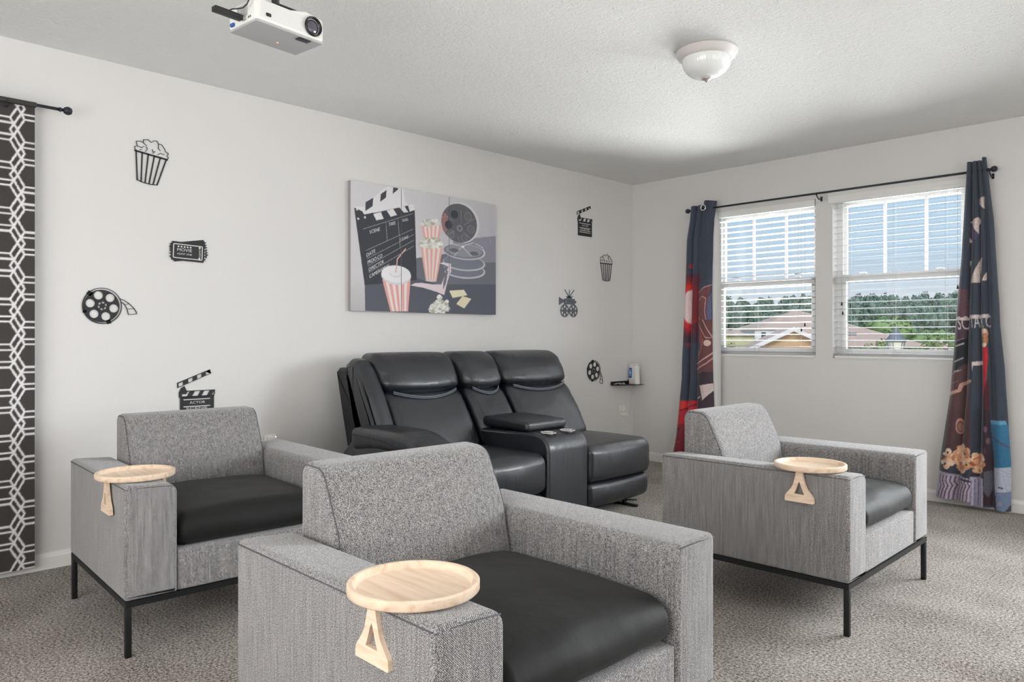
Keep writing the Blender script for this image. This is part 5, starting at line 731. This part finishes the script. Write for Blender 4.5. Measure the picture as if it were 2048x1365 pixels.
# ------------------------------------------------------------------ reclining leather sofa
sofa = empty('reclining_sofa', (-3.0, 3.1, 0)); tag(sofa, 'black leather reclining sofa with a cup holder console, along the left wall', 'sofa')
SX, SY = -3.0, 3.1
def bld(b, nm, m='black_leather', parent=None):
    b.v = [(x - SX, y - SY, z) for x, y, z in b.v]
    if parent: b.v = b.v
    return b.build(nm, m, parent or sofa)
def xf(z):   # front line of the backs
    T_ = [(.36, -3.30), (.46, -3.345), (.607, -3.43), (.762, -3.535), (.878, -3.59), (.99, -3.655)]
    for (a, xa), (b_, xb) in zip(T_, T_[1:]):
        if z <= b_: return xa + (xb - xa) * (z - a) / (b_ - a)
    return T_[-1][1] - (z - .99) * .6
def nz(x, y, z, s): return noise.noise(Vector((x * s, y * s, z * s)))
def back_pad(y0, y1, z0, z1, th, bulge, sag_lo, sag_hi, name, seed, puff=.012):
    ym, hw = (y0 + y1) / 2, (y1 - y0) / 2
    def fn(x, y, z, a, c, d):
        c = max(-1, min(1, c)); zz = z
        wlo = max(0, -d); whi = max(0, d)
        zz -= sag_lo * (1 - c * c) * wlo; zz += sag_hi * (1 - c ** 4) * whi
        x0_ = xf(zz) - th / 2 + a * th / 2
        g = bulge * (1 - c ** 4) * (1 - (d * .75 + .1) ** 2) * max(0, a)
        edge_ = abs(c) ** 6
        wr = .005 * nz(seed, y * 34, z * 5, 1) * (math.exp(-((d + .85) / .35) ** 2)) * max(0, a) + .007 * nz(seed + 4, z * 26, y * 6, 1) * math.exp(-((abs(c) - .92) / .18) ** 2) * max(0, a)
        return (x0_ + g + wr, y + .004 * nz(z * 9, seed, 0, 1) * edge_, zz)
    b = MB(); b.rbox(-.5, .5, y0, y1, z0, z1, r=(.32, .062, .06), seg=7, div=(3, 26, 20), fn=fn); return bld(b, name)
sections = ((2.447, 3.045, .135, 'a'), (3.052, 3.405, .125, 'b'), (3.412, 4.045, .135, 'c'))
b = MB()   # hard back shell
shell = [(-3.70, .30), (-3.46, .30), (-3.56, .55), (-3.70, .86), (-3.745, .90), (-3.83, .905), (-3.865, .88), (-3.80, .64)]
b.loft(roundpoly([(p_[0], p_[1], .012) for p_ in shell], 3), 2.335, 4.035, .02, 'y', 3, 8); bld(b, 'back_shell', 'leather_dark')
for y0, y1, th, s_ in sections:
    back_pad(y0 + .012, y1 - .012, .40, .775, .17, .026, .0, .0, 'back_cushion', ord(s_))
    hp = back_pad(y0, y1, .772, .985, .185, .052, .030, .006, 'headrest', ord(s_) + 7)
    pts = []
    for k in range(25):
        c = -1 + 2 * k / 24; z = .768 - .036 * (1 - c * c); pts.append((xf(z) + .004 + .022 * (1 - c ** 4), (y0 + y1) / 2 + c * (y1 - y0 - .13) / 2, z))
    b = MB(); b.tube(pts, .0052, 8); b.tube([(x + .001, y, z - .009) for x, y, z in pts], .0042, 8); bld(b, 'zip_piping', 'zip_piping')
# padded wing on the left end of the back
b = MB()
wing = [(-3.62, .34), (-3.36, .40), (-3.40, .58), (-3.50, .76), (-3.60, .90), (-3.655, .952), (-3.72, .962), (-3.775, .93), (-3.79, .86), (-3.72, .62)]
b.loft(roundpoly([(p_[0], p_[1], .03) for p_ in wing], 4), 2.335, 2.452, .045, 'y', 7, 4, fn=lambda x, y, z: (x + .004 * nz(1, z * 20, y * 8, 1), y, z)); bld(b, 'side_wing')
# left arm: panel and pad
b = MB(); b.loft(roundpoly([(-3.56, .04, .01), (-2.86, .04, .01), (-2.83, .40, .05), (-2.90, .50, .04), (-3.50, .53, .02), (-3.60, .45, .02)], 5), 2.215, 2.425, .022, 'y', 4, 5); bld(b, 'arm_panel')
def armf(x, y, z, a, c, d):
    k = max(0, a - .1) / .9; z = z - .085 * k * k; x = x + 0
    if d > 0: z += .012 * (1 - c * c) * (1 - a * a)
    if a < -.4: z -= .03 * (-.4 - a) / .6 * (d < 0)
    return (x, y, z + .003 * nz(x * 14, y * 10, 3, 1) + .004 * nz(x * 60, 2, y * 9, 1) * max(0, k))
b = MB(); b.rbox(-3.50, -2.82, 2.195, 2.432, .500, .598, r=(.06, .035, .035), seg=6, div=(26, 8, 3), fn=armf)
b.tube([(-3.47, 2.1945, .560), (-3.2, 2.194, .552), (-3.0, 2.1945, .525), (-2.88, 2.196, .490)], .0016, 5, 1); bld(b, 'arm_pad', ['black_leather', 'stitch'])
# seats, footrests
def seat(y0, y1, xfr):
    hw = (y1 - y0) / 2
    def f(x, y, z, a, c, d):
        if d > 0: z += .022 * (1 - c ** 2) * (1 - a * a) * d
        if a > .7: x += .028 * (1 - c * c) * (1 - d * d * .6) ; z += 0
        if abs(c) > .9 : x += .003 * nz(z * 30, y, 1, 1)
        if a > .9: x += .003 * nz(3, y * 26, z * 5, 1)
        return (x, y, z)
    b = MB(); b.rbox(-3.46, xfr, y0, y1, .205, .432, r=(.062, .032, .055), seg=7, div=(14, 16, 6), fn=f)
    pts = [(xfr - .046 + .030 * (1 - c * c), (y0 + y1) / 2 + c * (hw - .006), .424 - .012 * c * c - .010 + .004) for c in [-1 + k / 10 for k in range(21)]]
    pts = [(x + .012, y, z + .0) for x, y, z in pts]; b.tube(pts, .0018, 5, 1); bld(b, 'seat_cushion', ['black_leather', 'stitch'])
    def g(x, y, z, a, c, d):
        if a > .6: x += .016 * (1 - c * c) * (1 - d * d); x -= .03 * max(0, -d) ** 2
        if a > .9: x += .003 * nz(5, y * 30, z * 5, 1)
        return (x, y, z + .010 * c * c * max(0, -d))
    b = MB(); b.rbox(-3.05, xfr - .006, y0 + .008, y1 - .008, .045, .208, r=(.04, .03, .035), seg=5, div=(3, 16, 6), fn=g); bld(b, 'footrest')
seat(2.440, 3.060, -2.835); seat(3.425, 4.045, -2.835)
for y0, y1 in ((2.44, 3.06), (3.43, 4.03)): b = MB(); b.box(-3.62, -3.06, y0, y1, .06, .204); bld(b, 'seat_box', 'leather_dark')
# console with lid and cup holders
cons = roundpoly([(-3.50, .025, .005), (-2.842, .025, .006), (-2.838, .523, .095), (-3.02, .535, .02), (-3.50, .525, .01)], 9)
b = MB(); b.loft(cons, 3.070, 3.420, .020, 'y', 5, 6); con = bld(b, 'console')
def lidf(x, y, z, a, c, d):
    if d > 0: z += .010 * (1 - c * c) * (1 - a * a)
    return (x, y, z + .010 * (1 - a) / 2)
b = MB(); b.rbox(-3.400, -3.005, 3.072, 3.418, .532, .592, r=(.026, .024, .024), seg=5, div=(8, 8, 2), fn=lidf); bld(b, 'console_lid')
for y in (3.160, 3.325):
    b = MB(); b.lathe([(.0005, -.010), (.036, -.010), (.0395, .002), (.043, .006), (.0465, .006), (.049, .001)], 36, M=Matrix.Translation((-2.925, y, .531))); bld(b, 'cup_holder', 'chrome')
for x, y in ((-2.93, 3.90), (-2.93, 2.60), (-3.5, 3.95), (-3.5, 2.50)):
    b = MB(); b.box(x - .10, x + .09, y - .012, y + .012, .0, .014); b.box(x - .02, x + .0, y - .012, y + .012, .014, .062); b.tube([(x - .04, y - .03, .03), (x + .06, y + .04, .036)], .005, 6); bld(b, 'mechanism_foot', 'black_metal')

# ------------------------------------------------------------------ ceiling projector
pj = empty('ceiling_projector', (-2.494, 1.270, 2.15), 6.5); tag(pj, 'white projector hanging under the ceiling with its lens facing right', 'projector')
b = MB(); b.rbox(-.086, .086, -.138, .138, .006, .082, r=(.012, .012, .010), seg=4, div=(3, 4, 2), fn=lambda x, y, z, a, c, d: (x, y, z + (.018 * max(0, 1 - ((y - .080) / .062) ** 2) if d > .5 else 0))); b.build('body', 'plastic_white', pj)
b = MB(); b.rbox(-.084, .084, -.136, .136, 0, .008, r=.003, seg=2, div=(2, 2, 1)); b.build('bottom_cover', 'plastic_grey', pj)
b = MB()
for k in range(11): b.box(.0855, .0864, -.120 + .022 * (3 < k < 0), .046, .018 + k * .0054, .0187 + k * .0054)
b.build('front_grille', 'plastic_grey', pj)
LM = Matrix.Translation((.086, .089, .049)) @ Matrix.Rotation(R(90), 4, 'Y')
b = MB(); b.lathe([(.033, -.004), (.0355, .006), (.034, .010), (.030, .010), (.027, -.004)], 40, M=LM); ln = b.build('lens_ring', 'lens_ring', pj)
b = MB(); b.lathe([(.028, -.002), (.024, .002), (.012, .005), (.0005, .006)], 36, M=LM); b.build('lens', 'lens_glass', ln)
b = MB(); b.rbox(.085, .0885, -.100, -.080, .026, .038, r=.003, seg=3, div=(1, 1, 1)); b.build('remote_sensor', 'plastic_black', pj)
b = MB()
for k in range(9): b.box(-.030 + k * .0075, -.026 + k * .0075, -.1395, -.138, .030, .072)
b.build('side_vent', 'plastic_grey', pj)
b = MB()
for x in (.040, .050): b.box(x, x + .004, -.1395, -.138, .018, .025)
b.build('audio_port', 'plastic_black', pj)
b = MB(); b.rbox(-.066, -.044, -.146, -.136, .012, .024, r=.003, seg=2, div=(1, 1, 1)); b.build('video_port', 'blue_plug', pj)
b = MB(); b.lathe([(.0005, -.001), (.003, -.001), (.003, .001)], 12, M=Matrix.Translation((-.028, .020, 0))); b.build('status_light', 'led_red', pj)
b = MB(); b.rbox(.050, .078, .040, .090, -.003, .001, r=.002, seg=2, div=(1, 1, 1)); b.build('bottom_slot', 'plastic_black', pj)
b = MB(); b.tube([(-.01, 0, .085), (-.01, 0, .27)], .014, 16); b.box(-.06, .06, -.05, .05, .094, .099); b.box(-.03, .03, -.09, .09, .099, .104); b.lathe([(.0005, .282), (.05, .282), (.05, .289), (.0005, .289)], 32); b.build('ceiling_mount', 'plastic_black', pj)
st = empty('streaming_stick', (0, 0, 0)); st.matrix_world = pj.matrix_basis @ Matrix.Translation((.016, 0, -.014)); tag(st, 'black streaming stick plugged into the side of the projector', 'streaming stick')
b = MB(); b.rbox(-.012, .014, -.252, -.150, .024, .042, r=.003, seg=3, div=(1, 1, 1)); b.build('stick_body', 'plastic_black', st)
b = MB(); b.box(-.006, .008, -.150, -.1396, .029, .037); b.build('connector', 'nickel', st)
b = MB()
pts = [(.018, -.200, .028), (.030, -.190, .034), (.044, -.176, .036), (.054, -.166, .040), (.064, -.158, .052), (.071, -.152, .072), (.070, -.150, .098), (.050, -.14, .15), (.020, -.10, .20), (.0, -.06, .245), (-.008, -.02, .272)]
b.tube(pts, .0024, 8); o = b.build('thin_black_cable', 'plastic_black'); o.matrix_world = pj.matrix_basis.copy(); tag(o, 'thin black cable rising from the streaming stick to the ceiling', 'cable')

# ------------------------------------------------------------------ ceiling light
cl = empty('ceiling_light', (-1.884, 3.140, ZC)); tag(cl, 'white flush mount ceiling light with a frosted glass dome', 'ceiling light')
b = MB(); b.lathe([(.0005, -.0005), (.140, -.0005), (.144, -.006), (.143, -.014), (.136, -.020), (.133, -.030), (.124, -.036), (.114, -.040), (.0005, -.038)], 64); b.build('rim', 'fixture_white', cl, sharp=60)
b = MB(); pr = [(.114 * math.cos(a) ** .8 if a < 1.57 else .0005, -.038 - .092 * math.sin(a)) for a in [math.pi / 2 * k / 16 for k in range(17)]]; pr[-1] = (.0005, -.130)
b.lathe(pr, 144, ripple=.007, nr=48); b.build('glass_dome', 'frosted_glass', cl)
b = MB(); b.lathe([(.0005, -.126), (.024, -.129), (.022, -.134), (.012, -.137), (.008, -.141), (.006, -.145), (.0005, -.150)], 24); b.build('finial', 'nickel', cl)

# ------------------------------------------------------------------ corner shelf, canister, cables, outlets
sh = empty('corner_shelf', (XL + .001, 5.13, .665)); tag(sh, 'small black metal shelf in the room corner', 'shelf')
v, f = curve_mesh([[(0, 0), (.03, .004), (.075, .05), (.108, .14), (.122, .24), (.125, .317), (0, .317)]], .0015); b = MB(); b.add(v, f, 0, False); b.build('shelf_plate', 'shelf_black', sh)
b = MB(); b.box(0, .002, 0, .317, .0, .032); b.box(0, .02, 0, .002, 0, .030); b.build('shelf_lip', 'shelf_black', sh)
cn = empty('white_canister', (-3.940, 5.372, .6667), -104); tag(cn, 'white plastic canister with a blue label on the corner shelf', 'canister')
b = MB(); b.rbox(-.026, .026, -.049, .049, 0, .168, r=(.012, .012, .006), seg=4, div=(2, 3, 6), fn=lambda x, y, z, a, c, d: (x * (1 - .05 * z / .17), y * (1 - .06 * z / .17), z)); b.build('bottle', 'plastic_white', cn)
b = MB(); b.rbox(-.022, .022, -.042, .042, .1685, .180, r=(.010, .010, .004), seg=3, div=(2, 3, 1)); b.build('cap', 'plastic_white', cn)
b = MB(); v, f = curve_mesh([roundpoly([(-.044, .055, .006), (-.004, .055, .012), (-.002, .145, .006), (-.040, .145, .004)], 4)], .0004); b.add([(.0262 - .05 * .026 * yy / .17 + zz, x, yy) for x, yy, zz in v], f, 0, False)
b2 = MB(); b2.box(.0264, .0272, -.033, -.015, .092, .114); b2.box(.0264, .0272, -.036, -.026, .124, .130); b2.box(.0264, .0272, -.022, -.012, .124, .128); b2.box(.0264, .0272, -.034, -.014, .078, .083)
lb = b.build('label', 'label_blue', cn); b2.build('label_print', 'label_print', lb)
b = MB(); pts = []
for k in range(60):
    t_ = k / 59; pts.append((.022 + .022 * math.sin(t_ * 19), .02 + .16 * t_ + .012 * math.cos(t_ * 15), .0055 + .010 * (.5 + .5 * math.sin(t_ * 23))))
b.tube(pts, .0022, 6); o = b.build('coiled_cable', 'cord_white', loc=(XL + .001, 5.13, .665)); tag(o, 'white coiled cable lying on the corner shelf', 'cable')
def outlet(y, z, label):
    t = empty('wall_outlet', (XL + .0005, y, z)); tag(t, label, 'outlet')
    b = MB(); b.rbox(0, .006, -.035, .035, -.058, .058, r=.002, seg=2, div=(1, 1, 1)); b.build('cover_plate', 'plastic_white', t)
    return t
t = outlet(5.283, .427, 'white wall outlet under the corner shelf')
b = MB(); b.rbox(.0065, .034, -.022, .022, .004, .052, r=.005, seg=3, div=(1, 1, 1)); b.box(.034, .0346, .004, .008, .026, .034); o = b.build('plug_adapter', 'plastic_white', loc=(XL + .0005, 5.283, .427)); tag(o, 'squarish white plug in the top of the corner outlet', 'plug', 'plugs in the outlet')
b = MB(); b.rbox(.0065, .055, -.024, .024, -.034, .0, r=.005, seg=3, div=(1, 1, 1)); o = b.build('plug_adapter', 'plastic_white', loc=(XL + .0005, 5.283, .427)); tag(o, 'long white plug in the bottom of the corner outlet', 'plug', 'plugs in the outlet')
b = MB(); b.tube([(-3.958, 5.30, .412), (-3.955, 5.335, .430), (-3.965, 5.350, .480), (-3.975, 5.375, .560), (-3.985, 5.415, .610), (-3.99, 5.425, .663)], .0016, 6); o = b.build('thin_white_cord', 'cord_white'); tag(o, 'thin white cord from the corner outlet up to the shelf', 'cable')
t = outlet(2.000, .468, 'white wall outlet behind the arm of the left armchair')
b = MB(); b.rbox(.0065, .040, -.024, .024, .004, .050, r=.006, seg=3, div=(1, 1, 1)); n_ = b.build('night_light', 'plastic_white', loc=(XL + .0005, 2.000, .468)); tag(n_, 'small plug-in night light glowing above an armchair arm', 'night light')
b = MB(); b.lathe([(.0005, -.001), (.005, -.001), (.004, .003), (.0005, .004)], 14, M=Matrix.Translation((.036, .016, .046))); b.build('glow_lens', 'led_blue', n_)

# ------------------------------------------------------------------ outdoors
GZ = -3.1
b = MB(); b.box(-300, 160, 6.2, 320, GZ - .2, GZ); o = b.build('ground', 'lawn'); struct(o); o['label'] = 'lawn and ground outside the windows'; o['category'] = 'ground'
s45, c45 = math.sin(R(45.56)), math.cos(R(45.56))
def ray_pt(px, d, z=0):      # metric point at depth d (m) along a heading given by its offset on the view
    a = (px - 1024) / 1494; return Vector(((c45 * a - s45) * d, (s45 * a + c45) * d, z))
def foliage_mesh(name, r, h, n, seed, m, leaf=.5, mi=0):
    """a crown of many small leaf clumps on a lumpy volume"""
    rnd = random.Random(seed); b = MB()
    lobes = [(Vector((rnd.uniform(-.45, .45) * r, rnd.uniform(-.45, .45) * r, h * rnd.uniform(.25, .8))), rnd.uniform(.45, .62) * r) for _ in range(9)] + [(Vector((0, 0, h * .9)), r * .32)]
    for _ in range(n):
        c, q = rnd.choice(lobes); d = Vector((rnd.gauss(0, 1), rnd.gauss(0, 1), rnd.gauss(0, 1))).normalized(); p_ = c + Vector((d.x, d.y, d.z * h / r * .45)) * q * rnd.uniform(.82, 1.06)
        s_ = leaf * rnd.uniform(.5, 1.1)
        u = Vector((rnd.gauss(0, 1), rnd.gauss(0, 1), rnd.gauss(0, 1))).normalized(); w_ = u.cross(d).normalized() if abs(u.dot(d)) < .95 else Vector((1, 0, 0))
        u2 = (d * .5 + u * .7).normalized(); b.add([p_ - w_ * s_ * .5, p_ + u2 * s_ * .5, p_ + w_ * s_ * .5, p_ - u2 * s_ * .5 + d * s_ * .2], [(0, 1, 2, 3)], mi, True)
    for c, q in lobes:
        vs = []; fs = []; nu, nv = 10, 6
        for j in range(nv + 1):
            for i in range(nu):
                a, e_ = 2 * math.pi * i / nu, math.pi * j / nv; vs.append((c.x + q * .86 * math.sin(e_) * math.cos(a), c.y + q * .86 * math.sin(e_) * math.sin(a), c.z + q * .86 * math.cos(e_) * h / r * .45))
        for j in range(nv):
            for i in range(nu): fs.append((j * nu + i, j * nu + (i + 1) % nu, (j + 1) * nu + (i + 1) % nu, (j + 1) * nu + i))
        b.add(vs, fs, mi)
    return b
kinds = []
for s_ in range(4):
    t = empty('tree', (0, 0, -50)); b = foliage_mesh('crown', 2.6, 6.0, 900, s_, 'leaf_far_hazed', .62); b.v = [(x, y, z * 1.35 + 2.6) for x, y, z in b.v]; b.build('crown', 'leaf_far_hazed', t)
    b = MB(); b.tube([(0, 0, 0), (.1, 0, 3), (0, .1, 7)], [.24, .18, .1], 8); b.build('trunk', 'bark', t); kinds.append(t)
first = set(); rnd = random.Random(5)
spots = []
for row, (d, n, hgt) in enumerate(((176, 21, 1.0), (187, 20, 1.07), (198, 20, 1.13), (209, 18, 1.19))):
    for i in range(n):
        px = 1395 + (2040 - 1395) * (i + .5 * (row % 2) + rnd.uniform(-.15, .15)) / n; spots.append((px, d + rnd.uniform(-2, 2), hgt * rnd.uniform(.82, 1.06) * (.93 if px < 1650 else 1.0)))
for px, d, sc in spots:
    k = rnd.randrange(4); c_ = kinds[k] if k not in first else copy_tree(kinds[k]); first.add(k)
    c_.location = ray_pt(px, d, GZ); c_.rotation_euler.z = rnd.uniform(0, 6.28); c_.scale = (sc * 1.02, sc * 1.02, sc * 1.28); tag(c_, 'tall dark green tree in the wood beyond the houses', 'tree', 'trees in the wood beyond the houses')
nb = None
for i_, (px, d, sc, lab) in enumerate(((1796, 62, 1.15, 'pale green tree behind the street lamp, tallest of the nearer trees'), (1850, 66, .95, 'bright green tree right of the street lamp'), (1895, 60, .9, 'bright green tree at the right edge of the right window'))):
    if nb is None:
        nb = empty('tree'); b = foliage_mesh('crown', 2.0, 3.4, 1500, 21, 'leaf_near', .34); b.v = [(x, y, z + 1.6) for x, y, z in b.v]; b.build('crown', 'leaf_near', nb)
        b = MB(); b.tube([(0, 0, 0), (.05, 0, 2.6)], .14, 8); b.build('trunk', 'bark', nb); c_ = nb
    else: c_ = copy_tree(nb)
    c_.location = ray_pt(px, d, GZ); c_.scale = (sc * 1.25, sc * 1.25, sc * .98); c_.rotation_euler.z = i_ * 2.1; tag(c_, lab, 'tree', 'green trees behind the neighbouring roofs')
hb = None
shl = ('pink flowering shrub at the left edge of the right window', 'pink flowering shrub, second from the left edge of the right window', 'pink flowering shrub just left of the street lamp', 'pink flowering shrub just right of the street lamp',
       'pink flowering shrub, second to the right of the street lamp', 'pink flowering shrub, third to the right of the street lamp', 'pink flowering shrub next to the long printed curtain', 'flowering shrub in front of the pale yellow house')
for i_, (px, d, sc) in enumerate(((1712, 20, .9), (1735, 19.5, 1.0), (1762, 20.5, .92), (1826, 19.5, 1.0), (1852, 20, 1.15), (1878, 19.5, 1.25), (1902, 20, 1.1), (1462, 22, .85))):
    if hb is None:
        hb = empty('flowering_shrub'); b = foliage_mesh('foliage', .62, 2.5, 1100, 31, 'leaf_hedge', .11); b.build('foliage', 'leaf_hedge', hb)
        rr_ = random.Random(2); b = MB()
        for _ in range(110):
            a = rr_.uniform(0, 6.28); q = rr_.uniform(.1, .62); z = 2.55 - q * .9 + rr_.uniform(-.25, .1); b.rbox(q * math.cos(a) - .03, q * math.cos(a) + .03, q * math.sin(a) - .03, q * math.sin(a) + .03, z - .02, z + .02, r=.015, seg=1, div=(1, 1, 1))
        b.build('blossom', 'blossom', hb); c_ = hb
    else: c_ = copy_tree(hb)
    c_.location = ray_pt(px, d, GZ); c_.scale = (sc, sc, 1.50 + .05 * (i_ % 3)); c_.rotation_euler.z = i_ * 1.3; tag(c_, shl[i_], 'shrub', 'pink flowering shrubs outside')
def prism_roof(b, x0, x1, y0, y1, z0, z1, inset, M, mi=1, ov=.45):
    x0 -= ov; x1 += ov; y0 -= ov; y1 += ov; ym = (y0 + y1) / 2
    v = [(x0, y0, z0), (x1, y0, z0), (x1, y1, z0), (x0, y1, z0), (x0 + inset, ym, z1), (x1 - inset, ym, z1)]
    b.add(v, [(0, 1, 5, 4), (2, 3, 4, 5), (3, 0, 4), (1, 2, 5), (3, 2, 1, 0)], mi, False, M)
def house(name, base, rz, label, walls, wm):
    t = empty(name, base, rz); tag(t, label, 'house')
    return t
# big hip roofed house seen through both windows
h1 = house('house', ray_pt(1668, 46, GZ), 45.56, 'large neighbouring house with a broad brown hip roof', None, None)
b = MB(); b.box(-6.6, 5.4, 0, 9, 0, 3.6); b.build('walls', 'siding_yellow', h1)
b = MB(); prism_roof(b, -6.6, 5.4, 0, 9, 3.6, 5.95, 6.2, None, 0); b.build('roof', 'roof_shingle', h1)
b = MB(); b.box(1.15, 1.85, 1.0, 1.6, 4.0, 4.45); b.build('roof_vent', 'shutter_dark', h1)
# front gable with tan siding
h2 = house('house', ray_pt(1583, 29, GZ), 45.56, 'small house gable with tan siding and white rake trim', None, None)
v = [(-2.0, 0, 0), (2.0, 0, 0), (2.0, 0, 3.55), (0, 0, 4.47), (-2.0, 0, 3.55)]
b = MB(); b.add(v + [(x, .9, z) for x, y, z in v], [(4, 3, 2, 1, 0), (5, 6, 7, 8, 9), (0, 1, 6, 5), (1, 2, 7, 6), (0, 5, 9, 4)], 0, False); b.build('gable_wall', 'siding_tan', h2)
b = MB()
for s_ in (-1, 1): b.add([(0, -.25, 4.56), (s_ * 2.45, -.25, 3.42), (s_ * 2.45, .9, 3.42), (0, .9, 4.56), (0, -.25, 4.50), (s_ * 2.45, -.25, 3.36), (s_ * 2.45, .9, 3.36), (0, .9, 4.50)], [(0, 1, 2, 3), (7, 6, 5, 4), (0, 4, 5, 1), (1, 5, 6, 2)], 0, False)
b.build('roof', 'roof_shingle', h2)
b = MB()
for s_ in (-1, 1): b.add([(0, -.27, 4.57), (s_ * 2.45, -.27, 3.43), (s_ * 2.45, -.27, 3.28), (0, -.27, 4.40), (0, -.2, 4.57), (s_ * 2.45, -.2, 3.43), (s_ * 2.45, -.2, 3.28), (0, -.2, 4.40)], [(0, 1, 2, 3), (7, 6, 5, 4), (0, 4, 5, 1), (3, 2, 6, 7)], 0, False)
b.build('rake_trim', 'siding_white', h2)
b = MB(); b.add([(-2.6, -3.2, 3.02), (2.4, -3.2, 3.02), (2.4, -.3, 3.45), (-2.6, -.3, 3.45), (-2.6, -3.2, 2.9), (2.4, -3.2, 2.9)], [(0, 1, 2, 3), (0, 4, 5, 1)], 0, False); b.build('porch_roof', 'roof_shingle', h2)
# pale house at the left of the left window
h3 = house('house', ray_pt(1475, 38, GZ), 45.56, 'pale yellow house at the left edge of the left window view', None, None)
b = MB(); b.box(-3.2, .85, 0, 5, 0, 4.26); b.build('walls', 'siding_yellow', h3)
b = MB(); prism_roof(b, -3.2, .85, 0, 5, 4.24, 4.66, 1.2, None, 0, .12); b.build('roof', 'roof_shingle', h3)
h4 = house('house', ray_pt(1529, 40.5, GZ), 45.56, 'white house wall with a dark shuttered window, beside the yellow house', None, None)
b = MB(); b.box(-.53, .6, 0, 2.6, 0, 4.56); b.build('walls', 'siding_white', h4)
b = MB(); prism_roof(b, -.53, .6, 0, 2.6, 4.56, 4.72, .4, None, 0, .08); b.build('roof', 'roof_shingle', h4)
b = MB(); b.box(-.18, .06, -.04, 0, 4.04, 4.44); b.build('shutter', 'shutter_dark', h4)
b = MB(); b.box(-.23, .11, -.02, 0, 3.99, 4.49); b.build('window_trim', 'siding_white', h4)
# street lamp
lp = empty('street_lamp', ray_pt(1792, 14.2, GZ), 30); tag(lp, 'black street lamp with a glass lantern seen through the right window', 'street lamp')
b = MB(); b.lathe([(.10, 0), (.10, .3), (.055, .5), (.05, 3.4), (.07, 3.76), (.0005, 3.77)], 16); b.build('post', 'shutter_dark', lp)
z1 = 4.30 ; b = MB(); b.lathe([(.15, z1 - .22), (.19, z1 - .20), (.185, z1 - .17), (.06, z1 - .02), (.03, z1 + .03), (.025, z1 + .06), (.0005, z1 + .10)], 6); b.build('lantern_roof', 'lamp_roof', lp)
b = MB(); b.lathe([(.09, 3.765), (.155, z1 - .215)], 6); b.build('lantern_glass', 'lamp_pane', lp)
b = MB()
for k in range(6): a = 2 * math.pi * k / 6; b.tube([(.09 * math.cos(a), .09 * math.sin(a), 3.77), (.157 * math.cos(a), .157 * math.sin(a), z1 - .215)], .006, 5)
b.build('lantern_bars', 'shutter_dark', lp)
